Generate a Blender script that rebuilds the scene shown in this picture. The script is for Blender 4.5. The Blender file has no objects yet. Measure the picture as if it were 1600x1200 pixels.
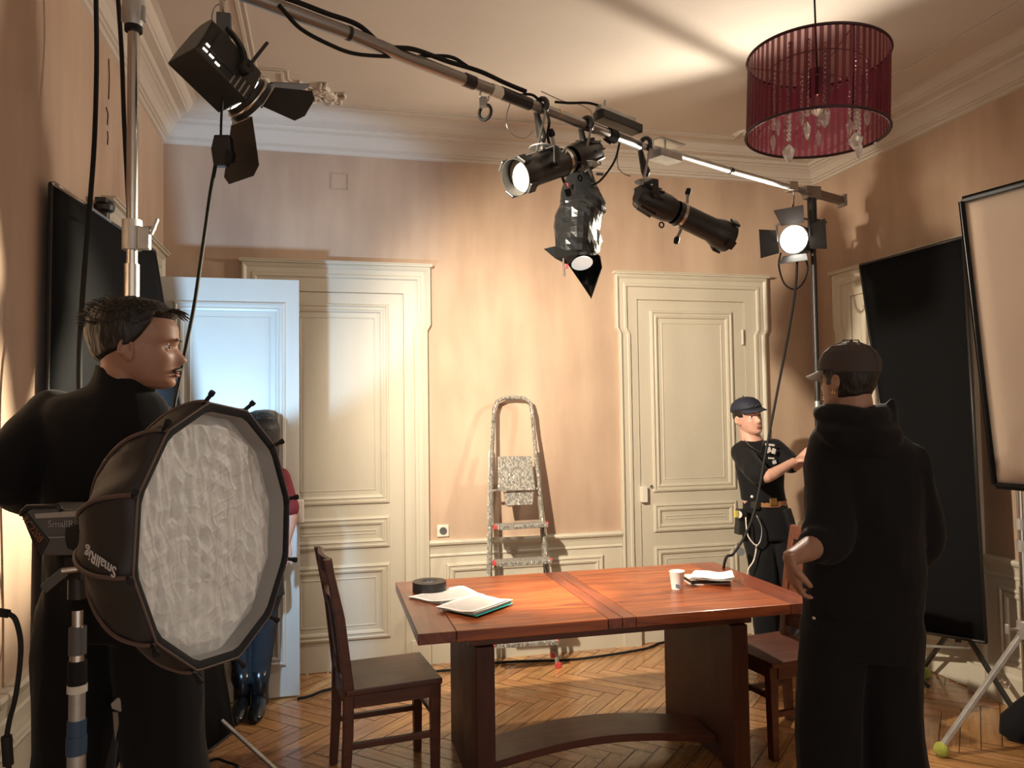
import bpy, bmesh, math, random
from mathutils import Vector, Matrix, noise
random.seed(7)
C = bpy.context.scene.collection
V = Vector
# ---------------------------------------------------------------- camera
FPX, EYE = 1195.0, 1.6
Zu = V((-391., -29400., FPX)).normalized()
Xc = V((4870., -25., FPX)); Xc = (Xc - Xc.dot(Zu)*Zu).normalized()
Yc = Zu.cross(Xc)
if Yc.z < 0: Yc = -Yc
CR = V((Xc.x, Yc.x, Zu.x)); CD = V((Xc.y, Yc.y, Zu.y)); CF = V((Xc.z, Yc.z, Zu.z))   # camera right, down, forward in the room
CAM = V((0, 0, EYE))
cam = bpy.data.cameras.new('camera'); co = bpy.data.objects.new('camera', cam); C.objects.link(co)
cam.sensor_width = 36; cam.lens = 36*FPX/1600; cam.clip_start = .05
co.matrix_world = Matrix(((CR.x, -CD.x, -CF.x, 0), (CR.y, -CD.y, -CF.y, 0), (CR.z, -CD.z, -CF.z, EYE), (0, 0, 0, 1)))
bpy.context.scene.camera = co
def ray(px, py): return CR*((px-800)/FPX) + CD*((py-600)/FPX) + CF
def at(px, py, d): return CAM + ray(px, py)*d
def onX(px, py, x): r = ray(px, py); return CAM + r*(x/r.x)
def onY(px, py, y): r = ray(px, py); return CAM + r*(y/r.y)
def onZ(px, py, z): r = ray(px, py); return CAM + r*((z-EYE)/r.z)
def onP(px, py, p, n): r = ray(px, py); return CAM + r*((p-CAM).dot(n)/r.dot(n))
# ---------------------------------------------------------------- world, lights, exposure
sc = bpy.context.scene
sc.view_settings.view_transform = 'Standard'; sc.view_settings.look = 'None'
sc.view_settings.gamma = 1; sc.view_settings.use_curve_mapping = False
sc.view_settings.exposure = 0.45
w = bpy.data.worlds.new('world'); sc.world = w; w.use_nodes = True
w.node_tree.nodes['Background'].inputs[0].default_value = (1, .88, .76, 1)
w.node_tree.nodes['Background'].inputs[1].default_value = .7
def spot(name, loc, target, power, col, ang, blend=.5, rad=.05):
    l = bpy.data.lights.new(name, 'SPOT'); l.energy = power; l.color = col
    l.spot_size = math.radians(ang); l.spot_blend = blend; l.shadow_soft_size = rad
    o = bpy.data.objects.new(name, l); C.objects.link(o); o.location = loc
    o.rotation_euler = (V(target)-V(loc)).to_track_quat('-Z', 'Y').to_euler(); return o
FD = 2.5                                     # the fresnel hung over the left, and its beam
FAX = (at(395, 160, FD+.12)-at(318, 82, FD-.02)).normalized()
KEYP = at(345, 108, FD)+FAX*.17
KEYT = V((2.0, 4.6, 1.35))
spot('fresnel_beam', KEYP, KEYT, 580, (1, .86, .66), 92, .95, .04)
LAMP = at(1237, 374, 4.62)                   # the lit lamp under the right end of the boom
spot('lit_lamp_beam', LAMP + (V((-.6, 1.6, 2.3))-LAMP).normalized()*.06, V((-.95, 1.3, 1.5)), 120, (1, .88, .72), 150, .35, .04)
spot('lit_lamp_hot_beam', LAMP + (V((-.6, 1.6, 2.3))-LAMP).normalized()*.06, V((-.957, 2.70, 1.72)), 2600, (1, .88, .64), 24, 1, .05)
spot('daylight_beam', (-.66, 3.42, 1.6), (-.42, 4.7, 2.25), 80, (.40, .68, 1.0), 62, .35, .04)
spot('daylight_low_beam', (-.66, 3.42, 1.6), (-.60, 4.7, .75), 75, (.40, .68, 1.0), 52, .35, .04)
BAGL = at(900, 456, 3.56)
spot('wrapped_lamp_beam', BAGL, V((1.02, 3.45, .76)), 230, (1, .82, .55), 30, 1, .05)
# ---------------------------------------------------------------- helpers
def mat(name, col, rough=.5, metal=0., noise_amt=0., nscale=5., bump=0., bscale=40., stretch=(1, 1, 1), col2=None, spec=.5, coat=0., trans=0., sheen=0.):
    m = bpy.data.materials.new(name); m.use_nodes = True; nt = m.node_tree; b = nt.nodes['Principled BSDF']
    b.inputs['Base Color'].default_value = (*col, 1); b.inputs['Roughness'].default_value = rough
    b.inputs['Metallic'].default_value = metal; b.inputs['Specular IOR Level'].default_value = spec
    if coat: b.inputs['Coat Weight'].default_value = coat; b.inputs['Coat Roughness'].default_value = .15
    if trans: b.inputs['Transmission Weight'].default_value = trans
    if sheen: b.inputs['Sheen Weight'].default_value = sheen
    tc = nt.nodes.new('ShaderNodeTexCoord'); mp = nt.nodes.new('ShaderNodeMapping'); mp.inputs['Scale'].default_value = stretch
    nt.links.new(tc.outputs['Object'], mp.inputs[0])
    if noise_amt or col2:
        n = nt.nodes.new('ShaderNodeTexNoise'); n.inputs['Scale'].default_value = nscale; n.inputs['Detail'].default_value = 6
        nt.links.new(mp.outputs[0], n.inputs['Vector'])
        r = nt.nodes.new('ShaderNodeValToRGB'); r.color_ramp.elements[0].position = .36; r.color_ramp.elements[1].position = .64
        c2 = col2 or tuple(max(0, c*(1-noise_amt)) for c in col)
        r.color_ramp.elements[0].color = (*c2, 1); r.color_ramp.elements[1].color = (*col, 1)
        nt.links.new(n.outputs['Fac'], r.inputs[0]); nt.links.new(r.outputs[0], b.inputs['Base Color'])
    if bump:
        n2 = nt.nodes.new('ShaderNodeTexNoise'); n2.inputs['Scale'].default_value = bscale; n2.inputs['Detail'].default_value = 4
        nt.links.new(mp.outputs[0], n2.inputs['Vector'])
        bp = nt.nodes.new('ShaderNodeBump'); bp.inputs['Strength'].default_value = bump; bp.inputs['Distance'].default_value = .01
        nt.links.new(n2.outputs['Fac'], bp.inputs['Height']); nt.links.new(bp.outputs[0], b.inputs['Normal'])
    return m
def emis(name, col, s):
    m = bpy.data.materials.new(name); m.use_nodes = True; b = m.node_tree.nodes['Principled BSDF']
    b.inputs['Emission Color'].default_value = (*col, 1); b.inputs['Emission Strength'].default_value = s
    return m
def wood(name, dark, light, axis=(1, 14, 14), rough=.28, coat=.3, sc_=2.2, uv=False):
    m = bpy.data.materials.new(name); m.use_nodes = True; nt = m.node_tree; b = nt.nodes['Principled BSDF']
    tc = nt.nodes.new('ShaderNodeTexCoord'); mp = nt.nodes.new('ShaderNodeMapping'); mp.inputs['Scale'].default_value = axis
    nt.links.new(tc.outputs['UV' if uv else 'Object'], mp.inputs[0])
    n = nt.nodes.new('ShaderNodeTexNoise'); n.inputs['Scale'].default_value = sc_; n.inputs['Detail'].default_value = 8; n.inputs['Distortion'].default_value = .8
    r = nt.nodes.new('ShaderNodeValToRGB'); r.color_ramp.elements[0].position = .3; r.color_ramp.elements[1].position = .7
    r.color_ramp.elements[0].color = (*dark, 1); r.color_ramp.elements[1].color = (*light, 1)
    nt.links.new(mp.outputs[0], n.inputs['Vector']); nt.links.new(n.outputs['Fac'], r.inputs[0])
    out = r.outputs[0]
    if uv:
        at_ = nt.nodes.new('ShaderNodeAttribute'); at_.attribute_name = 'tone'
        mx = nt.nodes.new('ShaderNodeMix'); mx.data_type = 'RGBA'; mx.blend_type = 'MULTIPLY'; mx.inputs[0].default_value = 1
        nt.links.new(out, mx.inputs[6]); nt.links.new(at_.outputs['Color'], mx.inputs[7]); out = mx.outputs[2]
    nt.links.new(out, b.inputs['Base Color'])
    b.inputs['Roughness'].default_value = rough
    n3 = nt.nodes.new('ShaderNodeTexNoise'); n3.inputs['Scale'].default_value = 6; nt.links.new(tc.outputs['Object'], n3.inputs['Vector'])
    mr = nt.nodes.new('ShaderNodeMapRange'); mr.inputs[3].default_value = rough-.06; mr.inputs[4].default_value = rough+.14
    nt.links.new(n3.outputs['Fac'], mr.inputs[0]); nt.links.new(mr.outputs[0], b.inputs['Roughness'])
    if coat: b.inputs['Coat Weight'].default_value = coat; b.inputs['Coat Roughness'].default_value = .12
    bp = nt.nodes.new('ShaderNodeBump'); bp.inputs['Strength'].default_value = .12; bp.inputs['Distance'].default_value = .004
    nt.links.new(n.outputs['Fac'], bp.inputs['Height']); nt.links.new(bp.outputs[0], b.inputs['Normal'])
    return m
ORG = {}
class MB:
    def __init__(s): s.v = []; s.f = []
    def add(s, vs, fs):
        o = len(s.v); s.v += [V(v) for v in vs]; s.f += [tuple(i+o for i in f) for f in fs]; return s
    def box(s, c, d, R=None):
        c = V(c); hx, hy, hz = d[0]/2, d[1]/2, d[2]/2
        vs = [V((x, y, z)) for x in (-hx, hx) for y in (-hy, hy) for z in (-hz, hz)]
        if R: vs = [R @ v for v in vs]
        return s.add([v+c for v in vs], [(0, 1, 3, 2), (4, 6, 7, 5), (0, 4, 5, 1), (2, 3, 7, 6), (0, 2, 6, 4), (1, 5, 7, 3)])
    def bb(s, a, b): return s.box([(a[i]+b[i])/2 for i in range(3)], [abs(b[i]-a[i]) for i in range(3)])
    def beam(s, a, b, w_, h, up=(0, 0, 1)):
        a, b = V(a), V(b); d = b-a; x = d.normalized(); u = V(up); y = u.cross(x)
        if y.length < 1e-4: y = V((0, 1, 0)).cross(x)
        y.normalize(); z = x.cross(y); R = Matrix((x, y, z)).transposed()
        return s.box((a+b)/2, (d.length, w_, h), R)
    def loft(s, secs, n=16, caps=True):
        """secs: list of (centre, u, v)"""
        vs = []; fs = []
        for c, u, v in secs:
            for k in range(n):
                t = 2*math.pi*k/n; vs.append(V(c)+V(u)*math.cos(t)+V(v)*math.sin(t))
        for i in range(len(secs)-1):
            for k in range(n):
                a = i*n+k; b = i*n+(k+1) % n; fs.append((a, b, b+n, a+n))
        if caps: fs.append(tuple(range(n-1, -1, -1))); fs.append(tuple((len(secs)-1)*n+k for k in range(n)))
        return s.add(vs, fs)
    def tube(s, pts, r, n=8, caps=True):
        pts = [V(p) for p in pts]; m = len(pts); rs = r if isinstance(r, (list, tuple)) else [r]*m
        t0 = (pts[1]-pts[0]).normalized(); a = V((0, 0, 1)) if abs(t0.z) < .9 else V((1, 0, 0))
        u = (a-a.dot(t0)*t0).normalized(); secs = []
        for i in range(m):
            t = (pts[min(i+1, m-1)]-pts[max(i-1, 0)])
            if t.length < 1e-9: t = t0
            t.normalize(); u = (u-u.dot(t)*t)
            if u.length < 1e-5: u = t.orthogonal()
            u.normalize(); v = t.cross(u); secs.append((pts[i], u*rs[i], v*rs[i]))
        return s.loft(secs, n, caps)
    def cyl(s, a, b, r, r2=None, n=20): return s.tube([a, b], [r, r if r2 is None else r2], n)
    def lathe(s, prof, o, ax=(0, 0, 1), n=28, caps=False):
        """prof: (radius, height) along ax from o"""
        ax = V(ax).normalized(); u = ax.orthogonal().normalized(); v = ax.cross(u)
        return s.loft([(V(o)+ax*h, u*max(r, 1e-4), v*max(r, 1e-4)) for r, h in prof], n, caps)
    def ell(s, c, u, v=None, w_=None, n=14, m=10):
        c = V(c)
        if v is None: r = u; u, v, w_ = V((r, 0, 0)), V((0, r, 0)), V((0, 0, r))
        u, v, w_ = V(u), V(v), V(w_)
        return s.loft([(c+w_*math.cos(math.pi*(i+.02)/(m+.04)), u*math.sin(math.pi*(i+.3)/(m+.6)), v*math.sin(math.pi*(i+.3)/(m+.6))) for i in range(m+1)], n)
    def prism(s, poly, off):
        poly = [V(p) for p in poly]; n = len(poly); off = V(off)
        return s.add(poly+[p+off for p in poly], [tuple(range(n-1, -1, -1)), tuple(range(n, 2*n))]+[(i, (i+1) % n, (i+1) % n+n, i+n) for i in range(n)])
    def torus(s, c, ax, R, r, n=32, m=8, a0=0, a1=2*math.pi):
        ax = V(ax).normalized(); u = ax.orthogonal().normalized(); v = ax.cross(u)
        pts = [V(c)+(u*math.cos(a0+(a1-a0)*k/n)+v*math.sin(a0+(a1-a0)*k/n))*R for k in range(n+1)]
        return s.tube(pts, r, m, caps=True)
    def build(s, name, m, parent=None, smooth=False, bevel=0, label=None, remesh=0, sm_it=0):
        me = bpy.data.meshes.new(name); org = ORG.get(parent.name, V((0, 0, 0))) if parent else V((0, 0, 0))
        me.from_pydata([v-org for v in s.v], [], s.f); me.validate(); me.update()
        bm = bmesh.new(); bm.from_mesh(me); bmesh.ops.recalc_face_normals(bm, faces=bm.faces); bm.to_mesh(me); bm.free()
        me.materials.append(m); o = bpy.data.objects.new(name, me); C.objects.link(o)
        if parent: o.parent = parent; ORG[o.name] = org
        if smooth == 'auto':
            for p in me.polygons: p.use_smooth = True
            try: me.set_sharp_from_angle(angle=math.radians(38))
            except Exception: pass
        elif smooth:
            for p in me.polygons: p.use_smooth = True
        if bevel:
            b = o.modifiers.new('bevel', 'BEVEL'); b.width = bevel; b.segments = 2; b.limit_method = 'ANGLE'; b.angle_limit = math.radians(40)
        if remesh:
            r = o.modifiers.new('remesh', 'REMESH'); r.mode = 'VOXEL'; r.voxel_size = remesh; r.use_smooth_shade = True
            if sm_it: q = o.modifiers.new('smooth', 'SMOOTH'); q.factor = .5; q.iterations = sm_it
        if label: o['label'] = label
        return o
def tag(o, label, cat, group=None):
    o['label'] = label; o['category'] = cat
    if group: o['group'] = group
    return o
def thing(name, label, cat, loc, group=None):
    o = bpy.data.objects.new(name, None); C.objects.link(o); o.location = V(loc); ORG[o.name] = V(loc); o.empty_display_size = .05
    return tag(o, label, cat, group)
def solo(o, label, cat, group=None):
    """give a single-mesh thing its origin at the base centre"""
    me = o.data; vs = [v.co for v in me.vertices]
    c = V((sum(v.x for v in vs)/len(vs), sum(v.y for v in vs)/len(vs), min(v.z for v in vs)))
    me.transform(Matrix.Translation(-c)); o.location = c; return tag(o, label, cat, group)
def struct(o): o['kind'] = 'structure'; return o
def spline(pts, k=8):
    pts = [V(p) for p in pts]; P = [pts[0]*2-pts[1]]+pts+[pts[-1]*2-pts[-2]]; out = []
    for i in range(1, len(P)-2):
        for j in range(k):
            t = j/k; a, b, c, d = P[i-1], P[i], P[i+1], P[i+2]
            out.append(.5*((2*b)+(c-a)*t+(2*a-5*b+4*c-d)*t*t+(3*b-a-3*c+d)*t**3))
    return out+[pts[-1]]
def cable(name, pts, r, m, parent=None, k=8):
    return MB().tube(spline(pts, k), r, 8).build(name, m, parent, smooth=True)
def text(name, s, size, m, parent, o, xd, yd, depth=.0006, label=None):
    cu = bpy.data.curves.new(name, 'FONT'); cu.body = s; cu.size = size; cu.extrude = depth; cu.align_x = 'CENTER'; cu.align_y = 'CENTER'
    cu.materials.append(m); tmp = bpy.data.objects.new(name+'_t', cu); C.objects.link(tmp)
    me = bpy.data.meshes.new_from_object(tmp.evaluated_get(bpy.context.evaluated_depsgraph_get())); bpy.data.objects.remove(tmp)
    xd, yd = V(xd).normalized(), V(yd).normalized(); z = xd.cross(yd); R = Matrix((xd, yd, z)).transposed().to_4x4()
    org = ORG.get(parent.name, V((0, 0, 0))) if parent else V((0, 0, 0))
    me.transform(Matrix.Translation(V(o)-org) @ R); ob = bpy.data.objects.new(name, me); C.objects.link(ob)
    if parent: ob.parent = parent; ORG[ob.name] = org
    return ob
def copy_thing(root, loc, rotz, label, kids):
    c = root.copy(); C.objects.link(c); c.location = loc; c.rotation_euler = (0, 0, rotz); c['label'] = label
    for k in kids:
        d = k.copy(); C.objects.link(d); d.parent = c
    return c
# ---------------------------------------------------------------- materials
M = {}
def plaster():
    m = bpy.data.materials.new('pink_plaster'); m.use_nodes = True; nt = m.node_tree; b = nt.nodes['Principled BSDF']; L = nt.links.new
    tc = nt.nodes.new('ShaderNodeTexCoord')
    def nz(scale, st, det=6):
        mp = nt.nodes.new('ShaderNodeMapping'); mp.inputs['Scale'].default_value = st; L(tc.outputs['Object'], mp.inputs[0])
        n = nt.nodes.new('ShaderNodeTexNoise'); n.inputs['Scale'].default_value = scale; n.inputs['Detail'].default_value = det; L(mp.outputs[0], n.inputs['Vector']); return n
    a = nz(1.6, (1, 1, .6)); c = nz(5, (1, 1, .18)); d = nz(60, (1, 1, 1), 3)
    r = nt.nodes.new('ShaderNodeValToRGB'); r.color_ramp.elements[0].position = .35; r.color_ramp.elements[1].position = .66
    r.color_ramp.elements[0].color = (.44, .315, .235, 1); r.color_ramp.elements[1].color = (.56, .42, .315, 1); L(a.outputs['Fac'], r.inputs[0])
    r2 = nt.nodes.new('ShaderNodeValToRGB'); r2.color_ramp.elements[0].position = .3; r2.color_ramp.elements[1].position = .72
    r2.color_ramp.elements[0].color = (.84, .80, .78, 1); r2.color_ramp.elements[1].color = (1.06, 1.06, 1.04, 1); L(c.outputs['Fac'], r2.inputs[0])
    mx = nt.nodes.new('ShaderNodeMix'); mx.data_type = 'RGBA'; mx.blend_type = 'MULTIPLY'; mx.inputs[0].default_value = 1
    L(r.outputs[0], mx.inputs[6]); L(r2.outputs[0], mx.inputs[7]); L(mx.outputs[2], b.inputs['Base Color'])
    bp = nt.nodes.new('ShaderNodeBump'); bp.inputs['Strength'].default_value = .12; bp.inputs['Distance'].default_value = .004; L(d.outputs['Fac'], bp.inputs['Height']); L(bp.outputs[0], b.inputs['Normal'])
    b.inputs['Roughness'].default_value = .62; b.inputs['Specular IOR Level'].default_value = .35
    return m
M['plaster'] = plaster()
M['ceil'] = mat('ceiling_paint', (.58, .52, .45), .8, bump=.1, bscale=30, noise_amt=.06, nscale=2)
M['paint'] = mat('cream_paint', (.58, .53, .43), .42, noise_amt=.10, nscale=3, bump=.08, bscale=60, stretch=(1, 1, .3))
M['doorpaint'] = mat('door_paint', (.62, .60, .54), .40, noise_amt=.05, nscale=3, bump=.05, bscale=60, stretch=(1, 1, .3))
M['floor'] = wood('parquet', (.32, .155, .062), (.58, .31, .13), (3, 40, 1), .22, .5, 1.0, uv=True)
M['gap'] = mat('parquet_gap', (.03, .015, .008), .8)
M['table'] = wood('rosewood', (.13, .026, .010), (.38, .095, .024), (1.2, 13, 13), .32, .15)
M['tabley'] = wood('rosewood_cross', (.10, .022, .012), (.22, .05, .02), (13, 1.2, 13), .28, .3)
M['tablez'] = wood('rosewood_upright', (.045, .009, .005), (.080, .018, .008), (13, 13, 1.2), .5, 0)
M['chair'] = wood('chair_wood', (.065, .017, .008), (.125, .034, .013), (2, 12, 12), .38, .1)
M['chairred'] = wood('chair_wood_red', (.20, .05, .02), (.34, .09, .035), (2, 2, 10), .3, .25)
M['black'] = mat('black_metal', (.016, .015, .015), .42, bump=.04, bscale=120)
M['blackm'] = mat('black_rubber', (.010, .010, .010), .7, spec=.25)
M['cloth'] = mat('black_duvetyne', (.0045, .0045, .006), .85, bump=.25, bscale=10, spec=.25, sheen=.05)
M['floppy'] = mat('black_flag_cloth', (.004, .0045, .0055), .85, bump=.15, bscale=6, spec=.12)
M['steel'] = mat('steel', (.62, .60, .57), .24, 1.0, bump=.05, bscale=30)
M['alu'] = mat('worn_aluminium', (.58, .57, .55), .5, .8, noise_amt=.25, nscale=12, bump=.06, bscale=60)
M['dsteel'] = mat('dull_steel', (.35, .34, .33), .4, 1.0)
M['white'] = mat('white_paper', (.82, .80, .78), .6)
M['cream'] = mat('diffusion_cloth', (.90, .82, .73), .7, bump=.25, bscale=3, noise_amt=.05, nscale=2)
M['skin'] = mat('skin', (.50, .27, .19), .5, noise_amt=.12, nscale=25, bump=.06, bscale=180)
M['skind'] = mat('skin_tan', (.36, .19, .13), .5, noise_amt=.12, nscale=25, bump=.06, bscale=180)
M['hair'] = mat('dark_brown_hair', (.011, .007, .005), .5, noise_amt=.5, nscale=50, bump=.4, bscale=120, stretch=(1, 1, .25))
M['denim'] = mat('dark_denim', (.014, .018, .024), .8, noise_amt=.3, nscale=30, bump=.3, bscale=18)
M['boot'] = mat('black_leather', (.010, .012, .014), .22, bump=.15, bscale=20)
M['red'] = mat('dark_red_knit', (.16, .012, .016), .8, bump=.2, bscale=60)
M['leather'] = mat('brown_leather', (.30, .14, .06), .45)
M['gold'] = mat('gold', (.8, .55, .2), .3, 1.0)
M['tennis'] = mat('tennis_felt', (.42, .46, .08), .9, bump=.5, bscale=150, noise_amt=.3, nscale=30)
M['lampglow'] = emis('lit_lens', (1, .93, .80), 60)
M['slotglow'] = emis('lamp_glow_slot', (1, .88, .68), 9)
M['pinkplastic'] = mat('red_plastic', (.55, .05, .06), .4)
M['grey'] = mat('grey_plastic', (.10, .10, .10), .45)
M['bluetape'] = mat('blue_tape', (.03, .07, .13), .5)
M['offwhite'] = mat('off_white_plastic', (.70, .66, .58), .35)
# ---------------------------------------------------------------- the room
XL, XR, YB, YF, ZC = -.957, 3.60, 5.02, -1.6, 3.50
struct(MB().bb((XL-.02, YB, 0), (XR+.02, YB+.12, ZC+.1)).build('wall_back', M['plaster']))
struct(MB().bb((XL-.12, YF, 0), (XL, YB, ZC+.1)).build('wall_left', M['plaster']))
struct(MB().bb((XR, YF, 0), (XR+.12, YB, ZC+.1)).build('wall_right', M['plaster']))
struct(MB().bb((XL-.12, YF, ZC), (XR+.12, YB+.12, ZC+.12)).build('ceiling', M['ceil']))
# herringbone parquet: one mesh of planks over a dark bed
def floor():
    me = bpy.data.meshes.new('floor'); vs = []; fs = []; uv = []; tone = []; mi = []
    w_, L = .088, .528; s2 = math.sqrt(.5); g = .0021; seedo = V((.13, .05))
    def rot(p): x, y = p; return ((x+y)*s2+seedo.x, (y-x)*s2+seedo.y)
    for j in range(-14, 15):
        for i in range(-90, 91):
            for hv in (0, 1):
                if hv == 0: x0, y0, dx, dy = i*w_+j*L, i*w_-j*L, L, w_
                else: x0, y0, dx, dy = i*w_+j*L+L, i*w_-j*L+w_-L, w_, L
                cx, cy = rot((x0+dx/2, y0+dy/2))
                if not (XL-.3 < cx < XR+.3 and YF-.3 < cy < YB+.3): continue
                q = [rot(p) for p in ((x0+g, y0+g), (x0+dx-g, y0+g), (x0+dx-g, y0+dy-g), (x0+g, y0+dy-g))]
                o = len(vs); h = random.uniform(-.0004, .0004)
                vs += [(a, b, h) for a, b in q]; fs.append((o, o+1, o+2, o+3)); u0 = random.uniform(0, 50)
                if hv == 0: uv += [(u0, u0), (u0+L, u0), (u0+L, u0+w_), (u0, u0+w_)]
                else: uv += [(u0, u0), (u0, u0+w_), (u0+L, u0+w_), (u0+L, u0)]
                t = random.uniform(.82, 1.08); tone += [(t, t*random.uniform(.93, 1.02), t*random.uniform(.85, 1.05), 1)]*4; mi.append(0)
    o = len(vs); vs += [(XL, YF, -.002), (XR, YF, -.002), (XR, YB, -.002), (XL, YB, -.002), (XL, YF, -.05), (XR, YF, -.05), (XR, YB, -.05), (XL, YB, -.05)]
    for f in ((0, 1, 2, 3), (7, 6, 5, 4), (0, 4, 5, 1), (1, 5, 6, 2), (2, 6, 7, 3), (3, 7, 4, 0)):
        fs.append(tuple(o+k for k in f)); uv += [(0, 0)]*4; tone += [(1, 1, 1, 1)]*4; mi.append(1)
    me.from_pydata(vs, [], fs); me.uv_layers.new(name='UVMap'); me.color_attributes.new('tone', 'FLOAT_COLOR', 'CORNER'); ul = me.uv_layers['UVMap']; ca = me.color_attributes['tone']
    for k in range(len(uv)): ul.data[k].uv = uv[k]; ca.data[k].color = tone[k]
    me.materials.append(M['floor']); me.materials.append(M['gap'])
    for p, k in zip(me.polygons, mi): p.material_index = k
    ob = bpy.data.objects.new('floor', me); C.objects.link(ob); struct(ob)
floor()
def ring(prof, name, m, inset=False, backfrom=None):
    """profile (distance from the wall, z) mitred round the left, back and right walls"""
    mb = MB(); n = len(prof); vs = []
    for d, z in prof: vs += [(XL+d, YF, z), (XL+d, YB-d, z), (XR-d, YB-d, z), (XR-d, YF, z)]
    fs = [(4*i+k, 4*i+k+1, 4*i+k+5, 4*i+k+4) for i in range(n-1) for k in range(3)]
    mb.add(vs, fs); return struct(mb.build(name, m))
ring([(0, 3.30), (.014, 3.305), (.02, 3.318), (.032, 3.322), (.032, 3.335), (.042, 3.338), (.05, 3.352), (.062, 3.372), (.085, 3.392), (.098, 3.398), (.098, 3.408), (.112, 3.412), (.122, 3.424), (.122, 3.432), (.165, 3.440),
      (.168, 3.452), (.176, 3.455), (.19, 3.472), (.20, 3.492), (.225, 3.4985), (.225, 3.52)], 'trim_1', M['ceil'])
# thin moulding applied to the ceiling, a rectangle with notched corners
def ceilmould():
    x0, x1, y1 = XL+.575, XR-.44, YB-.30; a = .16
    P = [(x0, YF), (x0, y1-.42), (x0+a, y1-.42), (x0+a, y1-.30), (x0+.42, y1-.12), (x0+.42, y1), (x1-.40, y1), (x1-.40, y1-.12), (x1-a, y1-.12), (x1-a, y1-.40), (x1, y1-.40), (x1, YF)]
    mb = MB()
    for off, r in ((0, .010), (.030, .006)):
        Q = [(px+(off if i < 6 else -off), py-(off if 0 < i < 11 else 0)) for i, (px, py) in enumerate(P)]
        for i in range(len(Q)-1):
            a_, b_ = V((*Q[i], ZC-.002)), V((*Q[i+1], ZC-.002)); mb.beam(a_, b_, r*2, r*1.4)
    struct(mb.build('trim_2', M['ceil'], bevel=.003))
    def scroll(c, s, name):
        mb = MB(); rnd = random.Random(3)
        for k in range(26):
            a0 = rnd.uniform(0, 6.3); cx = c.x+rnd.uniform(-.19, .26)*s; cy = c.y+rnd.uniform(-.10, .12)*s; R = rnd.uniform(.025, .06)
            pts = [V((cx+math.cos(a0+t*.5)*R*(1-t/14), cy+math.sin(a0+t*.5)*R*(1-t/14), ZC-.008-.006*math.sin(t))) for t in range(11)]
            mb.tube(pts, [.004+.012*math.sin(math.pi*(t+.5)/11) for t in range(11)], 7)
        for k in range(40):
            cx = c.x+rnd.uniform(-.2, .27)*s; cy = c.y+rnd.uniform(-.11, .13)*s; a0 = rnd.uniform(0, 3.1); l = rnd.uniform(.02, .045)
            mb.ell((cx, cy, ZC-.006), (math.cos(a0)*l, math.sin(a0)*l, 0), (-math.sin(a0)*.011, math.cos(a0)*.011, 0), (0, 0, .016), 8, 5)
        struct(mb.build(name, M['ceil'], smooth=True))
    scroll(onZ(455, 140, ZC), 1.0, 'trim_3')
    scroll(V((x1-.25, y1-.2, ZC)), .8, 'trim_4')
ceilmould()
def frame_rect(mb, a, b, ex, prof):
    """raised picture-frame moulding on plane: a,b = (u,z) corners; ex(u,z,h)->point; prof list of (inset, height)"""
    (u0, z0), (u1, z1) = a, b; rings = []
    for d, h in prof: rings.append([ex(u0+d, z0+d, h), ex(u1-d, z0+d, h), ex(u1-d, z1-d, h), ex(u0+d, z1-d, h)])
    vs = [p for r in rings for p in r]; fs = []
    for i in range(len(rings)-1):
        for k in range(4): fs.append((4*i+k, 4*i+(k+1) % 4, 4*i+4+(k+1) % 4, 4*i+4+k))
    mb.add(vs, fs)
PANEL = [(0, 0), (.004, .012), (.016, .016), (.022, .008), (.034, .008), (.040, .014), (.052, .010), (.058, .0005), (.085, .0005), (.088, .004), (.092, .004), (.095, .0005)]
def doorleaf(name, ex, u0, u1, z0, z1, m, th=.0, panels=True, zs=((2.33, 1.045), (.965, .765), (.665, .19)), marg=.095):
    mb = MB(); Hh = .006
    mb.add([ex(u0, z0, Hh), ex(u1, z0, Hh), ex(u1, z1, Hh), ex(u0, z1, Hh), ex(u0, z0, -.03), ex(u1, z0, -.03), ex(u1, z1, -.03), ex(u0, z1, -.03)],
           [(0, 1, 2, 3), (7, 6, 5, 4), (0, 4, 5, 1), (1, 5, 6, 2), (2, 6, 7, 3), (3, 7, 4, 0)])
    for zt, zb in zs: frame_rect(mb, (u0+marg, zb), (u1-marg, zt), lambda u, z, h: ex(u, z, h+Hh), PANEL)
    return struct(mb.build(name, m))
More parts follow.
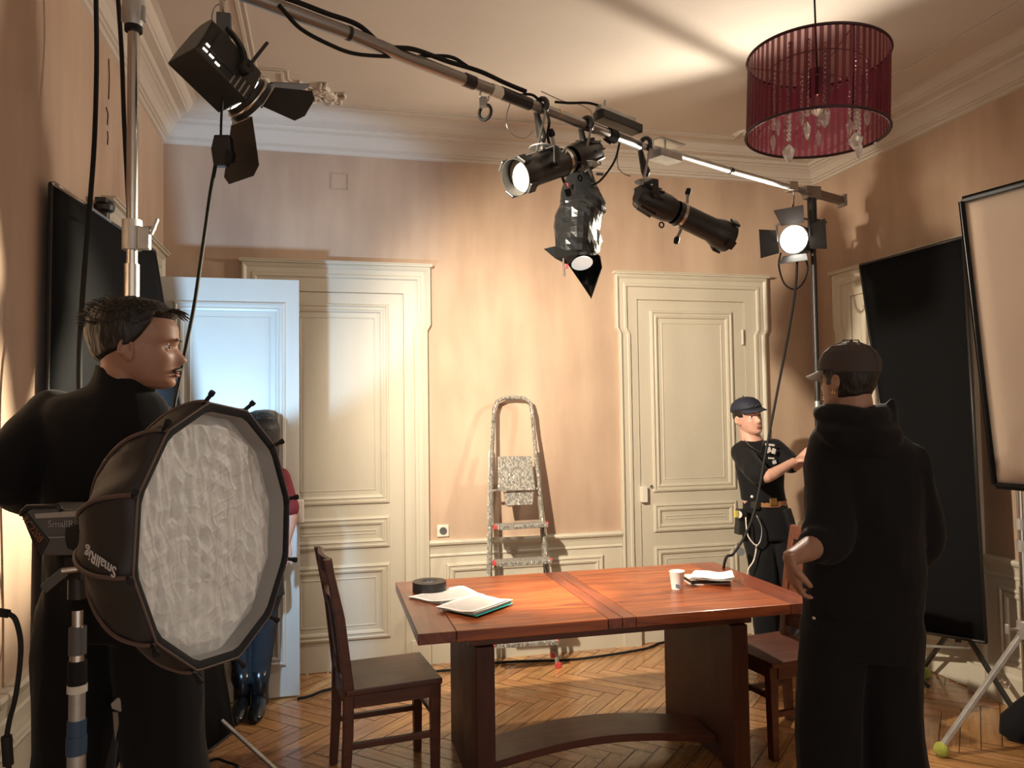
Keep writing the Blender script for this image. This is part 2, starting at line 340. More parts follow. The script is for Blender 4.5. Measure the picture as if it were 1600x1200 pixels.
def casing(name, ex, x0, x1, m, xi0, xi1, zt=2.58, zs=2.12, zo=2.405, low=.022):
    """stepped, shouldered architrave swept round three sides"""
    prof = [(0, 0), (0, .032), (.012, .036), (.022, .030), (.030, .022), (.060, .022), (.066, .028), (.082, .028), (.090, .016), (.128, .014)]
    W = (xi0-x0); mb = MB(); vs = []
    for d, h in prof:
        dd = d
        pts = [(x0+low+dd, 0), (x0+low+dd, zs+dd), (x0+dd, zs+dd), (x0+dd, zt-dd), (x1-dd, zt-dd), (x1-dd, zs+dd), (x1-low-dd, zs+dd), (x1-low-dd, 0)]
        s_ = .022; pts[1] = (x0+low+dd, zs+.04); pts[2] = (x0+dd+s_*0, zs+.04+.04); pts[5] = (x1-dd, zs+.08); pts[6] = (x1-low-dd, zs+.04)
        vs += [ex(u, z, h) for u, z in pts]
    n = len(prof); fs = [(8*i+k, 8*i+k+1, 8*i+k+9, 8*i+k+8) for i in range(n-1) for k in range(7)]
    mb.add(vs, fs)
    # flat jamb between architrave and opening
    a, b = x0+.128, x1-.128
    for u0, u1, z0, z1 in ((a, xi0, 0, zt-.128), (xi1, b, 0, zt-.128), (xi0, xi1, zo, zt-.128)):
        q = [ex(u0, z0, .014), ex(u1, z0, .014), ex(u1, z1, .014), ex(u0, z1, .014), ex(u0, z0, -.02), ex(u1, z0, -.02), ex(u1, z1, -.02), ex(u0, z1, -.02)]
        mb.add(q, [(0, 1, 2, 3), (0, 4, 5, 1), (1, 5, 6, 2), (2, 6, 7, 3), (3, 7, 4, 0)])
    # cap moulding on top
    for dz, h, t in ((0, .05, .012), (.012, .06, .006)):
        q = [ex(x0-.012, zt+dz, 0), ex(x1+.012, zt+dz, 0), ex(x1+.012, zt+dz+t, 0), ex(x0-.012, zt+dz+t, 0), ex(x0-.012, zt+dz, h), ex(x1+.012, zt+dz, h), ex(x1+.012, zt+dz+t, h), ex(x0-.012, zt+dz+t, h)]
        mb.add(q, [(0, 1, 2, 3), (4, 5, 6, 7), (0, 1, 5, 4), (2, 3, 7, 6), (0, 3, 7, 4), (1, 2, 6, 5)])
    # plinth blocks
    for u0, u1 in ((x0+low-.006, x0+.14), (x1-.14, x1-low+.006)):
        q = [ex(u, z, h) for h in (0, .042) for u, z in ((u0, 0), (u1, 0), (u1, .16), (u0, .16))]
        mb.add(q, [(0, 1, 2, 3), (4, 5, 6, 7), (0, 1, 5, 4), (2, 3, 7, 6), (0, 3, 7, 4), (1, 2, 6, 5)])
    return struct(mb.build(name, m))
exB = lambda u, z, h: V((u, YB-h, z))
exL = lambda u, z, h: V((XL+h, u, z))
exR = lambda u, z, h: V((XR-h, u, z))
casing('trim_5', exB, -.50, .68, M['paint'], -.335, .505)
doorleaf('door_1', exB, -.333, .503, .004, 2.40, M['paint'])
casing('trim_6', exB, 1.98, 3.17, M['paint'], 2.145, 2.985)
d2 = doorleaf('door_2', exB, 2.147, 2.983, .004, 2.40, M['paint'])
casing('trim_7', exL, 3.70, 4.92, M['paint'], 3.86, 4.70)
casing('trim_8', exR, 3.55, 4.79, M['paint'], 3.71, 4.62)
doorleaf('door_4', exR, 3.715, 4.615, .004, 2.40, M['paint'])
# rim lock + hinge on the far right door
MB().box((2.165, YB-.02, 1.035), (.045, .04, .11)).build('latch_box', M['offwhite'], d2, bevel=.004)
MB().cyl((2.962, YB-.024, 2.09), (2.962, YB-.024, 2.20), .011, n=10).build('hinge', M['paint'], d2)
MB().torus((2.23, YB-.01, 1.085), (0, 1, 0), .009, .004, 12, 6).build('keyhole', M['dsteel'], d2)
# black sheet on the wall painting in the left doorway's shade, and its open leaf
struct(MB().bb((XL-.001, 3.87, 0), (XL+.004, 4.69, 2.4)).build('doorway_shade_sheet', M['blackm']))
LX0, LX1, LY = -.90, -.143, 4.62
exO = lambda u, z, h: V((u, LY-h, z))
d3 = doorleaf('door_3', exO, LX0, LX1, .015, 2.405, M['doorpaint'], zs=((2.27, 1.045), (.965, .765), (.665, .19)), marg=.075)
MB().box((LX1+.0, LY+.005, 1.06), (.05, .055, .13)).build('latch_box', M['offwhite'], d3, bevel=.004)
# wainscot
def wains(name, ex, segs, frames):
    mb = MB()
    for u0, u1 in segs:
        prof = [(0, .79), (.034, .788), (.04, .775), (.036, .762), (.022, .75), (.016, .735), (.012, .70), (.018, .692), (.018, .684), (.010, .680), (.010, .17), (.026, .16), (.03, .155), (.03, .0)]
        vs = []
        for h, z in prof: vs += [ex(u0, z, h), ex(u1, z, h)]
        mb.add(vs, [(2*i, 2*i+1, 2*i+3, 2*i+2) for i in range(len(prof)-1)])
        vs = [ex(u1, z, h) for h, z in prof]+[ex(u1, 0, 0)]; mb.add(vs, [tuple(range(len(vs)))])
        vs = [ex(u0, z, h) for h, z in prof]+[ex(u0, 0, 0)]; mb.add(vs, [tuple(range(len(vs)))])
    for u0, u1 in frames: frame_rect(mb, (u0, .215), (u1, .635), lambda u, z, h: ex(u, z, h+.010), PANEL[:8])
    return struct(mb.build(name, M['paint']))
wains('baseboard_back', exB, [(.66, 2.0), (3.15, XR), (XL, -.48)], [(.77, 1.86), (3.24, 3.52)])
wains('baseboard_left', exL, [(YF, 3.72), (4.90, YB)], [(.2, 1.3), (1.4, 2.45), (2.55, 3.6)])
wains('baseboard_right', exR, [(YF, 3.57), (4.77, YB)], [(.9, 1.9), (2.0, 2.75), (2.85, 3.48)])
# square hatch outline high on the back wall
mb = MB(); q = [onY(*p, YB) for p in ((518, 271), (544, 273), (544, 297), (518, 296))]
for i in range(4): mb.beam(V(q[i])-V((0, .002, 0)), V(q[(i+1) % 4])-V((0, .002, 0)), .005, .005)
struct(mb.build('trim_10', M['plaster']))
# cracks in the left wall plaster: thin dark flakes
mb = MB()
for pts in (((170, 92), (171, 120), (170, 155)), ((166, 168), (169, 178), (168, 195)), ((168, 205), (169, 215), (168, 226))):
    P = [onX(*p, XL+.002) for p in pts]
    for i in range(2): mb.beam(P[i], P[i+1], .010, .002, up=(1, 0, 0))
struct(mb.build('trim_11', M['gap']))
# wall socket
so = thing('wall_socket', 'square cream wall socket above the dado rail, left of the ladder', 'socket', onY(692, 829, YB))
p = V(so.location); MB().box(p+V((0, -.006, 0)), (.078, .012, .078)).build('plate', M['offwhite'], so, bevel=.004)
MB().lathe([(.024, 0), (.024, .004), (.020, .004), (.019, .001), (.0, .001)], p+V((0, -.012, 0)), (0, -1, 0)).build('recess', M['grey'], so)
MB().cyl(p+V((0, -.012, .012)), p+V((0, -.024, .012)), .003, n=8).build('pin', M['steel'], so)
#PART2
# ---------------------------------------------------------------- dining table
TX0, TX1, TY0, TY1, TZ = .347, 2.125, 2.99, 3.95, .76
tb = thing('dining_table', 'dark reddish brown wooden dining table with two slab legs in the middle of the room', 'table', ((TX0+TX1)/2, (TY0+TY1)/2, 0))
for a, b in ((TX0+.152, 1.127), (1.253, TX1-.152)):
    MB().bb((a, TY0, .716), (b, TY1, TZ)).build('leaf_board', M['table'], tb, bevel=.003)
for a, b in ((TX0, TX0+.150), (1.129, 1.190), (1.192, 1.251), (TX1-.150, TX1)):
    MB().bb((a, TY0, .716), (b, TY1, TZ)).build('cross_board', M['tabley'], tb, bevel=.003)
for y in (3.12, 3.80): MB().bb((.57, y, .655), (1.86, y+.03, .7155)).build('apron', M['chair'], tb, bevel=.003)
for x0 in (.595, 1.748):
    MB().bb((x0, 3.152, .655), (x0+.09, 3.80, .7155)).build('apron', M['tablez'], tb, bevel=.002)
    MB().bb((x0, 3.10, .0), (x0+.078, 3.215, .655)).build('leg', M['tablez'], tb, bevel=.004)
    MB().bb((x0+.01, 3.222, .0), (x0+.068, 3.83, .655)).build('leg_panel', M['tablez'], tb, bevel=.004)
mb = MB(); n = 24; a, b = .68, 1.75; vs = []
for i in range(n+1):
    t = i/n; x = a+(b-a)*t; z = .075+.045*math.sin(math.pi*t)
    yy = .03*math.sin(math.pi*t)
    vs += [(x, 3.27+yy, z+.035), (x, 3.52+yy, z+.035), (x, 3.52+yy, z), (x, 3.27+yy, z)]
fs = [(4*i+k, 4*i+(k+1) % 4, 4*i+4+(k+1) % 4, 4*i+4+k) for i in range(n) for k in range(4)]+[(3, 2, 1, 0), (4*n, 4*n+1, 4*n+2, 4*n+3)]
mb.add(vs, fs).build('stretcher', M['chair'], tb, bevel=.002)
# ---------------------------------------------------------------- chairs (built facing +x about the origin)
ch = thing('dining_chair', 'dark wooden dining chair facing the table from its left end', 'chair', (0, 0, 0), 'wooden dining chairs at the table')
kids = []
def K(o): kids.append(o); return o
K(MB().bb((-.205, -.205, .425), (.215, .205, .45)).build('seat', M['chair'], ch, bevel=.005))
for s in (-1, 1):
    K(MB().prism([(.172, s*.165-.019, 0), (.205, s*.165-.019, 0), (.213, s*.165-.022, .425), (.165, s*.165-.022, .425)], (0, .041, 0)).build('front_leg', M['chair'], ch, bevel=.003))
    post = [(-.225, 0), (-.190, 0), (-.172, .25), (-.168, .45), (-.205, .75), (-.262, 1.00), (-.292, 1.00), (-.245, .75), (-.212, .45), (-.214, .25)]
    y0 = s*.175-.019
    K(MB().prism([(x, y0, z) for x, z in post], (0, .038, 0)).build('back_post', M['chair'], ch, bevel=.003))
    K(MB().bb((-.18, s*.165-.012, .19), (.18, s*.165+.012, .215)).build('side_stretcher', M['chair'], ch, bevel=.002))
    K(MB().bb((-.17, s*.182-.010, .368), (.17, s*.182+.010, .425)).build('seat_rail', M['chair'], ch, bevel=.002))
K(MB().bb((.176, -.15, .368), (.198, .15, .425)).build('seat_rail', M['chair'], ch, bevel=.002))
K(MB().bb((-.205, -.16, .368), (-.183, .16, .425)).build('seat_rail', M['chair'], ch, bevel=.002))
K(MB().bb((.178, -.15, .27), (.200, .15, .293)).build('front_stretcher', M['chair'], ch, bevel=.002))
def curved(z0, z1, th, name):
    mb = MB(); vs = []; n = 10
    def X(z): return -.19-.075*max(0, (z-.45)/.55)**1.25
    for i in range(n+1):
        y = -.158+.316*i/n; c = -.018*math.cos(math.pi*(i/n-.5))
        vs += [(X(z0)+c+th/2, y, z0), (X(z1)+c+th/2, y, z1), (X(z1)+c-th/2, y, z1), (X(z0)+c-th/2, y, z0)]
    fs = [(4*i+k, 4*i+(k+1) % 4, 4*i+4+(k+1) % 4, 4*i+4+k) for i in range(n) for k in range(4)]+[(3, 2, 1, 0), (4*n, 4*n+1, 4*n+2, 4*n+3)]
    return K(mb.add(vs, fs).build(name, M['chair'], ch, bevel=.002))
curved(.93, 1.0, .022, 'top_rail'); curved(.78, .83, .020, 'cross_rail'); curved(.54, .775, .009, 'back_panel'); curved(.49, .54, .020, 'cross_rail')
ch.location = (.262, 3.565, 0); ch.rotation_euler = (0, 0, math.radians(7))
c2 = copy_thing(ch, (2.165, 3.39, 0), math.radians(188), 'dark wooden dining chair facing the table from its right end, behind the hooded man', kids)
# ---------------------------------------------------------------- things on the table
tape = thing('tape_roll', 'roll of black tape lying flat on the left end of the table', 'tape', V((.487, 3.70, TZ)))
p = V(tape.location)
MB().lathe([(.040, .001), (.080, .001), (.081, .004), (.081, .046), (.080, .049), (.040, .049), (.040, .001)], p, n=48).build('tape', M['black'], tape, smooth='auto')
MB().lathe([(.0365, .001), (.0395, .001), (.0395, .047), (.0365, .047), (.0365, .001)], p, n=40).build('core', M['grey'], tape, smooth='auto')
mb = MB()
for k in range(7):
    a = k*.9; mb.cyl(p+V((0, 0, .04)), p+V((math.cos(a)*.034, math.sin(a)*.034, .043)), .004, n=6)
mb.build('crumpled_liner', M['grey'], tape)
def paper_mat():
    m = bpy.data.materials.new('printed_page'); m.use_nodes = True; nt = m.node_tree; b = nt.nodes['Principled BSDF']; L = nt.links.new
    tc = nt.nodes.new('ShaderNodeTexCoord'); sp = nt.nodes.new('ShaderNodeSeparateXYZ'); L(tc.outputs['UV'], sp.inputs[0])
    def mth(op, a, b_=None, c=None):
        n = nt.nodes.new('ShaderNodeMath'); n.operation = op
        for i, v in enumerate((a, b_, c)):
            if v is None: continue
            if isinstance(v, (int, float)): n.inputs[i].default_value = v
            else: L(v, n.inputs[i])
        return n.outputs[0]
    line = mth('LESS_THAN', mth('FRACT', mth('MULTIPLY', sp.outputs['Y'], 34.)), .42)
    n = nt.nodes.new('ShaderNodeTexNoise'); n.inputs['Scale'].default_value = 1
    cb = nt.nodes.new('ShaderNodeCombineXYZ'); L(mth('MULTIPLY', sp.outputs['X'], 60.), cb.inputs[0]); L(mth('FLOOR', mth('MULTIPLY', sp.outputs['Y'], 34.)), cb.inputs[1]); L(cb.outputs[0], n.inputs['Vector'])
    word = mth('GREATER_THAN', n.outputs['Fac'], .44)
    mx = mth('MULTIPLY', mth('GREATER_THAN', sp.outputs['X'], .12), mth('LESS_THAN', sp.outputs['X'], .86)); my = mth('MULTIPLY', mth('GREATER_THAN', sp.outputs['Y'], .08), mth('LESS_THAN', sp.outputs['Y'], .9))
    f = mth('MULTIPLY', mth('MULTIPLY', line, word), mth('MULTIPLY', mx, my))
    mix = nt.nodes.new('ShaderNodeMix'); mix.data_type = 'RGBA'; L(f, mix.inputs[0]); mix.inputs[6].default_value = (.74, .71, .70, 1); mix.inputs[7].default_value = (.14, .13, .13, 1)
    L(mix.outputs[2], b.inputs['Base Color']); b.inputs['Roughness'].default_value = .6; return m
M['page'] = paper_mat()
def sheet(q, z0, name, parent, m, curl=.0, n=8):
    q = [V((a, b, z0)) for a, b in q]; vs = []; fs = []; uv = []
    for i in range(n+1):
        for j in range(n+1):
            u, v = i/n, j/n; p = (q[0]*(1-u)+q[1]*u)*(1-v)+(q[3]*(1-u)+q[2]*u)*v
            vs.append(p+V((0, 0, curl*(max(0, u-.5)**2*1.2+.3*max(0, .4-v)**2+.08*math.sin(5*u+3*v)**2)))); uv.append((u, v))
    for i in range(n):
        for j in range(n): a = i*(n+1)+j; fs.append((a, a+n+1, a+n+2, a+1))
    mb = MB(); mb.add(vs, fs); o = mb.build(name, m, parent)
    ul = o.data.uv_layers.new(name='UVMap')
    for p_ in o.data.polygons:
        for li, vi in zip(p_.loop_indices, p_.vertices): ul.data[li].uv = uv[vi]
    s = o.modifiers.new('thick', 'SOLIDIFY'); s.thickness = .0004; s.offset = -1
    return o
def script(name, lab, pix, z0, dark=None):
    q = [onZ(*p, TZ+z0) for p in pix]; c = sum(q, V((0, 0, 0)))/4; t = thing(name, lab, 'papers', (c.x, c.y, TZ+z0), 'stapled scripts on the table')
    qq = [(v.x, v.y) for v in q]
    for k in range(5):
        r = [(c.x+(a-c.x)*(1+.012*(k % 2))+.002*k*(1 if k % 2 else -1), c.y+(b-c.y)+.0015*k) for a, b in qq]
        sheet(r, TZ+z0+.0012*(k+1), 'page', t, M['page'], curl=.012+.004*k)
    if dark: sheet([(a+.006, b-.006) for a, b in qq], TZ+z0+.0008, 'cover_sheet', t, dark)
    return t
script('paper_stack', 'printed script pages lying under the other script, nearest the tape roll', [(640, 935), (690, 946), (756, 934), (722, 917)], .0, M['grey'])
script('paper_stack', 'printed script pages with a turquoise back sheet, overlapping the other script', [(683, 951), (742, 963), (800, 942), (742, 930)], .010, mat('turquoise_sheet', (.05, .45, .42), .5))
cup = thing('paper_cup', 'white paper cup standing on the right half of the table', 'cup', (1.632, 3.395, TZ)); p = V(cup.location)
MB().lathe([(.026, .001), (.0265, .001), (.036, .082), (.0375, .084), (.0365, .087), (.035, .084), (.0255, .005), (.0, .005)], p, n=40).build('cup_wall', M['white'], cup, smooth='auto')
MB().box(p+V((-.013, -.027, .022)), (.014, .004, .014), Matrix.Rotation(-.45, 3, 'Z')).build('printed_mark', mat('grey_blue_print', (.12, .14, .22), .6), cup)
nb = thing('notebook', 'closed notebook with pale covers lying on the right end of the table', 'notebook', (1.84, 3.50, TZ))
Rn = Matrix.Rotation(-.12, 3, 'Z')
MB().box((1.84, 3.50, TZ+.003), (.20, .135, .004), Rn).build('cover', M['white'], nb)
MB().box((1.84, 3.50, TZ+.014), (.196, .130, .018), Rn).build('page_block', M['black'], nb)
MB().box((1.838, 3.50, TZ+.025), (.20, .135, .003), Rn).build('cover', M['offwhite'], nb)
q = [onZ(*p_, TZ+.028) for p_ in [(1076, 905), (1145, 911), (1141, 899), (1084, 893)]]
pp = thing('folded_paper', 'loose folded white papers lying on top of the notebook', 'papers', (1.84, 3.50, TZ+.027))
for k in range(3): sheet([(v.x+.003*k, v.y-.004*k) for v in q], TZ+.030+.003*k, 'page', pp, M['white'], curl=.02+.015*k)
kn = thing('cable_plug', 'small black cable plug resting on the far right corner of the table', 'plug', onZ(1141, 903, TZ)+V((0, .02, 0)))
p = V(kn.location)+V((0, 0, .012)); mb = MB(); mb.torus(p, (0, 0, 1), .016, .006, 16, 6); mb.torus(p+V((.004, 0, .009)), (.3, .2, 1), .013, .005, 16, 6); mb.build('coil', M['blackm'], kn, smooth=True)
MB().cyl(p+V((-.03, -.01, 0)), p+V((.0, 0, .004)), .009, n=12).build('plug_body', M['black'], kn)
# ---------------------------------------------------------------- step ladder folded against the wall
def paint_spatter():
    m = bpy.data.materials.new('paint_spattered_metal'); m.use_nodes = True; nt = m.node_tree; b = nt.nodes['Principled BSDF']; L = nt.links.new
    tc = nt.nodes.new('ShaderNodeTexCoord'); n = nt.nodes.new('ShaderNodeTexNoise'); n.inputs['Scale'].default_value = 75; n.inputs['Detail'].default_value = 3
    mp = nt.nodes.new('ShaderNodeMapping'); mp.inputs['Scale'].default_value = (1, 1, .45); L(tc.outputs['Object'], mp.inputs[0]); L(mp.outputs[0], n.inputs['Vector'])
    r = nt.nodes.new('ShaderNodeValToRGB'); r.color_ramp.interpolation = 'CONSTANT'; e = r.color_ramp.elements
    e[0].position = 0; e[0].color = (.30, .29, .27, 1); e[1].position = .40; e[1].color = (.42, .38, .32, 1)
    for pos, c in ((.47, (.12, .12, .115, 1)), (.52, (.20, .19, .17, 1)), (.60, (.33, .31, .28, 1)), (.66, (.80, .76, .66, 1)), (.73, (.32, .08, .07, 1))): x = e.new(pos); x.color = c
    L(n.outputs['Fac'], r.inputs[0]); L(r.outputs[0], b.inputs['Base Color']); b.inputs['Roughness'].default_value = .5; b.inputs['Metallic'].default_value = .25
    return m
M['spat'] = paint_spatter()
LB = V((0, 4.70, 0)); LN = V((0, -(1.75), .27)).normalized()   # plane of the leaning ladder
def lp(px, py, off=0.): return onP(px, py, LB, LN)+LN*off
la = thing('step_ladder', 'folded paint-spattered metal step ladder leaning against the back wall', 'ladder', (1.2, 4.72, 0))
Lr = [lp(764, 1036), lp(765, 960), lp(766, 880), lp(767, 800), lp(768, 725), lp(771, 660)]
Rr = [lp(871, 1040), lp(864, 960), lp(856, 890), lp(848, 815), lp(841, 740), lp(833, 665)]
arch = [lp(771, 660), lp(772, 640), lp(777, 627), lp(788, 622), lp(802, 621), lp(818, 622), lp(828, 628), lp(832, 645), lp(833, 665)]
MB().tube(arch, .0125, 12).build('top_handle', M['spat'], la, smooth=True)
for P_ in (Lr, Rr): MB().tube(P_, .0135, 4).build('front_rail', M['spat'], la)
off = -.055
for a, b in (((769, 700), (764, 1028)), ((840, 700), (868, 1030))): MB().beam(lp(*a, off), lp(*b, off), .022, .022).build('rear_rail', M['spat'], la)
for (a, b) in (((771, 822), (851, 817)), ((770, 878), (857, 873)), ((768, 1003), (867, 997)), ((769, 940), (862, 935))):
    A, B = lp(*a), lp(*b); dn = V((0, 0, -1))
    vs = MB(); vs.beam(A+V((.006, -.04, 0)), B+V((-.006, -.04, 0)), .13, .026); vs.build('tread', M['spat'], la, bevel=.003)
    for Pq in (A, B): MB().box(Pq+V((0, -.045, 0)), (.020, .045, .026)).build('tread_end_cap', M['pinkplastic'], la, bevel=.004)
pl = [lp(777, 714, .012), lp(829, 713, .012), lp(835, 766, .012), lp(777, 768, .012)]
MB().prism(pl, LN*.014).build('platform', M['spat'], la, bevel=.003)
MB().prism([lp(787, 769, .0), lp(834, 768, .0), lp(832, 788, .0), lp(790, 790, .0)], LN*-.006).build('tray', M['spat'], la)
MB().beam(lp(768, 766), lp(845, 763), .012, .012).build('hinge_bar', M['spat'], la)
for px, py, o_ in ((764, 1038, 0), (872, 1042, 0), (868, 1028, off)): MB().box(lp(px, py, o_)+V((0, 0, .012)), (.032, .036, .034)).build('foot', M['pinkplastic'], la, bevel=.004)
# ---------------------------------------------------------------- boom and rig
BA = onZ(400, 0, 2.95); BB = onZ(1315, 312, 2.97); BN = (BB-BA).cross(V((0, 0, 1))).normalized()
def bp(px, py, off=0.): return onP(px, py, BA, BN)+BN*off
bm_ = thing('boom_pole', 'long silver metal boom pole crossing the room under the ceiling', 'pole', (bp(740, 125).x, bp(740, 125).y, bp(740, 125).z))
start = bp(400, -2); d0 = (bp(545, 52)-start).normalized()
big = [start-d0*.45, start, bp(545, 52), bp(640, 92), bp(740, 130), bp(852, 172), bp(928, 201), bp(998, 228)]
small = [bp(990, 225), bp(1060, 242), bp(1140, 266), bp(1225, 290), bp(1262, 300)]
MB().tube(big, .0235, 20).build('outer_tube', M['dsteel'], bm_, smooth=True)
MB().tube(small, .0165, 20).build('inner_tube', M['alu'], bm_, smooth=True)
def ringon(px, py, r, l, m, name, parent, dirp=None):
    p_ = bp(px, py); d_ = (bp(px+20, py+8)-bp(px-20, py-8)).normalized(); return MB().cyl(p_-d_*l/2, p_+d_*l/2, r, n=20).build(name, m, parent, smooth='auto')
ringon(545, 52, .0255, .014, M['black'], 'tape_band', bm_); ringon(733, 127, .0265, .05, M['black'], 'tape_band', bm_)
ringon(805, 154, .0262, .16, M['black'], 'tape_wrap', bm_); ringon(775, 143, .0256, .05, M['offwhite'], 'tape_wrap', bm_); ringon(1142, 267, .0195, .02, M['black'], 'tape_band', bm_)
ringon(872, 179, .0245, .006, M['gold'], 'marking_ring', bm_)
# square end section with the stand's swivel head
es = [bp(1255, 297), bp(1316, 314)]
MB().beam(es[0], es[1], .045, .045).build('square_end', M['dsteel'], bm_, bevel=.004)
MB().box(bp(1316, 314), (.02, .075, .075)).build('end_plate', M['dsteel'], bm_, bevel=.003)
cb1 = [bp(395, 0)+V((0, 0, .034)), bp(450, 12)+V((0, 0, .03)), bp(510, 36)+V((0, 0, .034)), bp(560, 55)+V((0, 0, .036)), bp(600, 71), bp(640, 82)+BN*.03, bp(700, 108)+V((0, 0, .03)), bp(750, 125)+V((0, 0, .035)), bp(790, 130), bp(815, 147)+BN*.03]
tag(cable('power_cable', cb1, .009, M['blackm']), 'thick black cable running along the top of the boom pole', 'cable')
cb2 = [bp(430, 14)+BN*.03, bp(470, 45), bp(520, 72), bp(555, 84), bp(600, 88), bp(640, 84)+BN*-.03, bp(700, 100)+V((0, 0, .03)), bp(730, 115)+V((0, 0, .03))]
tag(cable('power_cable', cb2, .007, M['blackm']), 'black cable sagging in a loop below the left part of the boom pole', 'cable')
cb3 = [bp(800, 150), bp(835, 168)+V((0, 0, .05)), bp(857, 185), bp(856, 215), bp(868, 250), bp(882, 285)]
tag(cable('power_cable', cb3, .006, M['blackm']), 'black lamp lead dropping from the boom to the left spotlight', 'cable')
cb4 = [bp(868, 170)+V((0, 0, .03)), bp(890, 161), bp(920, 161), bp(940, 168), bp(946, 180)]
tag(cable('power_cable', cb4, .006, M['blackm']), 'short black cable arching above the boom beside the power box', 'cable')
cb5 = [bp(968, 224), bp(960, 252), bp(940, 280), bp(925, 290)]
tag(cable('power_cable', cb5, .005, M['blackm']), 'thin black lead hanging between the wrapped lamp and the right spotlight', 'cable')
cb6 = [bp(800, 155), bp(792, 178), bp(793, 200), bp(806, 213), bp(822, 215), bp(833, 205)]
tag(cable('safety_wire', cb6, .0022, M['dsteel']), 'thin safety wire looped beside the left spotlight hook', 'wire')
cb7 = [bp(846, 150)+V((0, 0, .02)), bp(880, 158), bp(910, 165), bp(925, 178), bp(917, 195)]
tag(cable('safety_wire', cb7, .0022, M['dsteel']), 'thin safety wire running over the boom to the middle hook', 'wire')
cb8 = [bp(970, 222), bp(965, 240), bp(966, 262), bp(976, 272), bp(985, 275)]
tag(cable('safety_wire', cb8, .0025, M['dsteel']), 'thin safety wire dangling left of the right spotlight', 'wire')
# carabiner and loop of strap
t = thing('strap_clip', 'small silver carabiner with a black strap hanging from the boom', 'clip', bp(757, 165)); p = V(t.location)
MB().torus(bp(757, 150), BN, .022, .004, 18, 6).build('ring', M['steel'], t, smooth=True)
MB().torus(bp(758, 172)+V((0, 0, -.01)), V((.7, .6, 0)), .030, .007, 20, 6).build('strap', M['blackm'], t, smooth=True)
MB().box(bp(755, 160), (.03, .02, .045)).build('buckle', M['dsteel'], t, bevel=.004)
# power box lying on the boom
t = thing('power_box', 'slim black and silver box strapped on top of the boom', 'box', bp(962, 203)); d_ = (bp(1000, 222)-bp(930, 193)).normalized(); up = V((0, 0, 1))
MB().beam(bp(935, 187)+V((0, 0, .022)), bp(996, 211)+V((0, 0, .022)), .07, .040).build('box_body', M['black'], t, bevel=.003)
MB().beam(bp(933, 181)+V((0, 0, .038)), bp(988, 202)+V((0, 0, .038)), .05, .02).build('box_lid', M['alu'], t, bevel=.002)
ringon(955, 212, .031, .05, M['blackm'], 'strap', t)
MB().cyl(bp(946, 180)+V((0, 0, .03)), bp(946, 174)+V((0, 0, .05)), .009, n=10).build('connector', M['steel'], t)
MB().prism([bp(943, 219), bp(958, 214), bp(953, 226)], BN*.004).build('strap_end', M['blackm'], t)
# coupler plates
t = thing('tube_clamp', 'silver bolted plate clamp on the boom right of the right spotlight', 'clamp', bp(1038, 235))
MB().beam(bp(1022, 240), bp(1055, 250), .09, .04).build('lower_plate', M['alu'], t, bevel=.002)
MB().beam(bp(1022, 218), bp(1058, 230), .10, .006).build('upper_plate', M['steel'], t, bevel=.001)
for px, py in ((1028, 228), (1047, 234)):
    MB().cyl(bp(px, py-12)+BN*-.03, bp(px, py+18)+BN*-.03, .005, n=8).build('bolt', M['steel'], t)
def hook(parent, px, py, s=1.0):
    """C hook over the boom at a boom pixel; returns the suspension point below"""
    c = bp(px, py); R_ = .034
    u = V((0, 0, 1)); h = BN; pts = [c+h*(R_*math.cos(a))*1.0+u*(R_*math.sin(a)) for a in [math.radians(x) for x in range(-60, 215, 20)]]
    mb = MB()
    secs = []; dr = (BB-BA).normalized()
    for i, q in enumerate(pts):
        t_ = (pts[min(i+1, len(pts)-1)]-pts[max(i-1, 0)]).normalized(); o_ = t_.cross(dr).normalized(); secs.append((q+o_*0, o_*.011, dr*.014))
    mb.loft(secs, 10); mb.build('hook', M['black'], parent, smooth=True)
    MB().loft([(pts[-1], h*.012, dr*.014), (c+h*-.02+u*-.06, h*.016, dr*.015), (c+u*-.13, h*.028, dr*.014), (c+u*-.155, h*.014, dr*.012)], 10).build('hook_body', M['black'], parent, smooth=True)
    MB().cyl(c+h*.04+u*-.03+dr*-.012, c+h*.02+u*-.21+dr*-.05, .0055, n=8).build('clamp_screw', M['dsteel'], parent)
    MB().cyl(c+u*-.15, c+u*-.195, .009, n=10).build('spigot', M['steel'], parent)
    return c+u*-.18
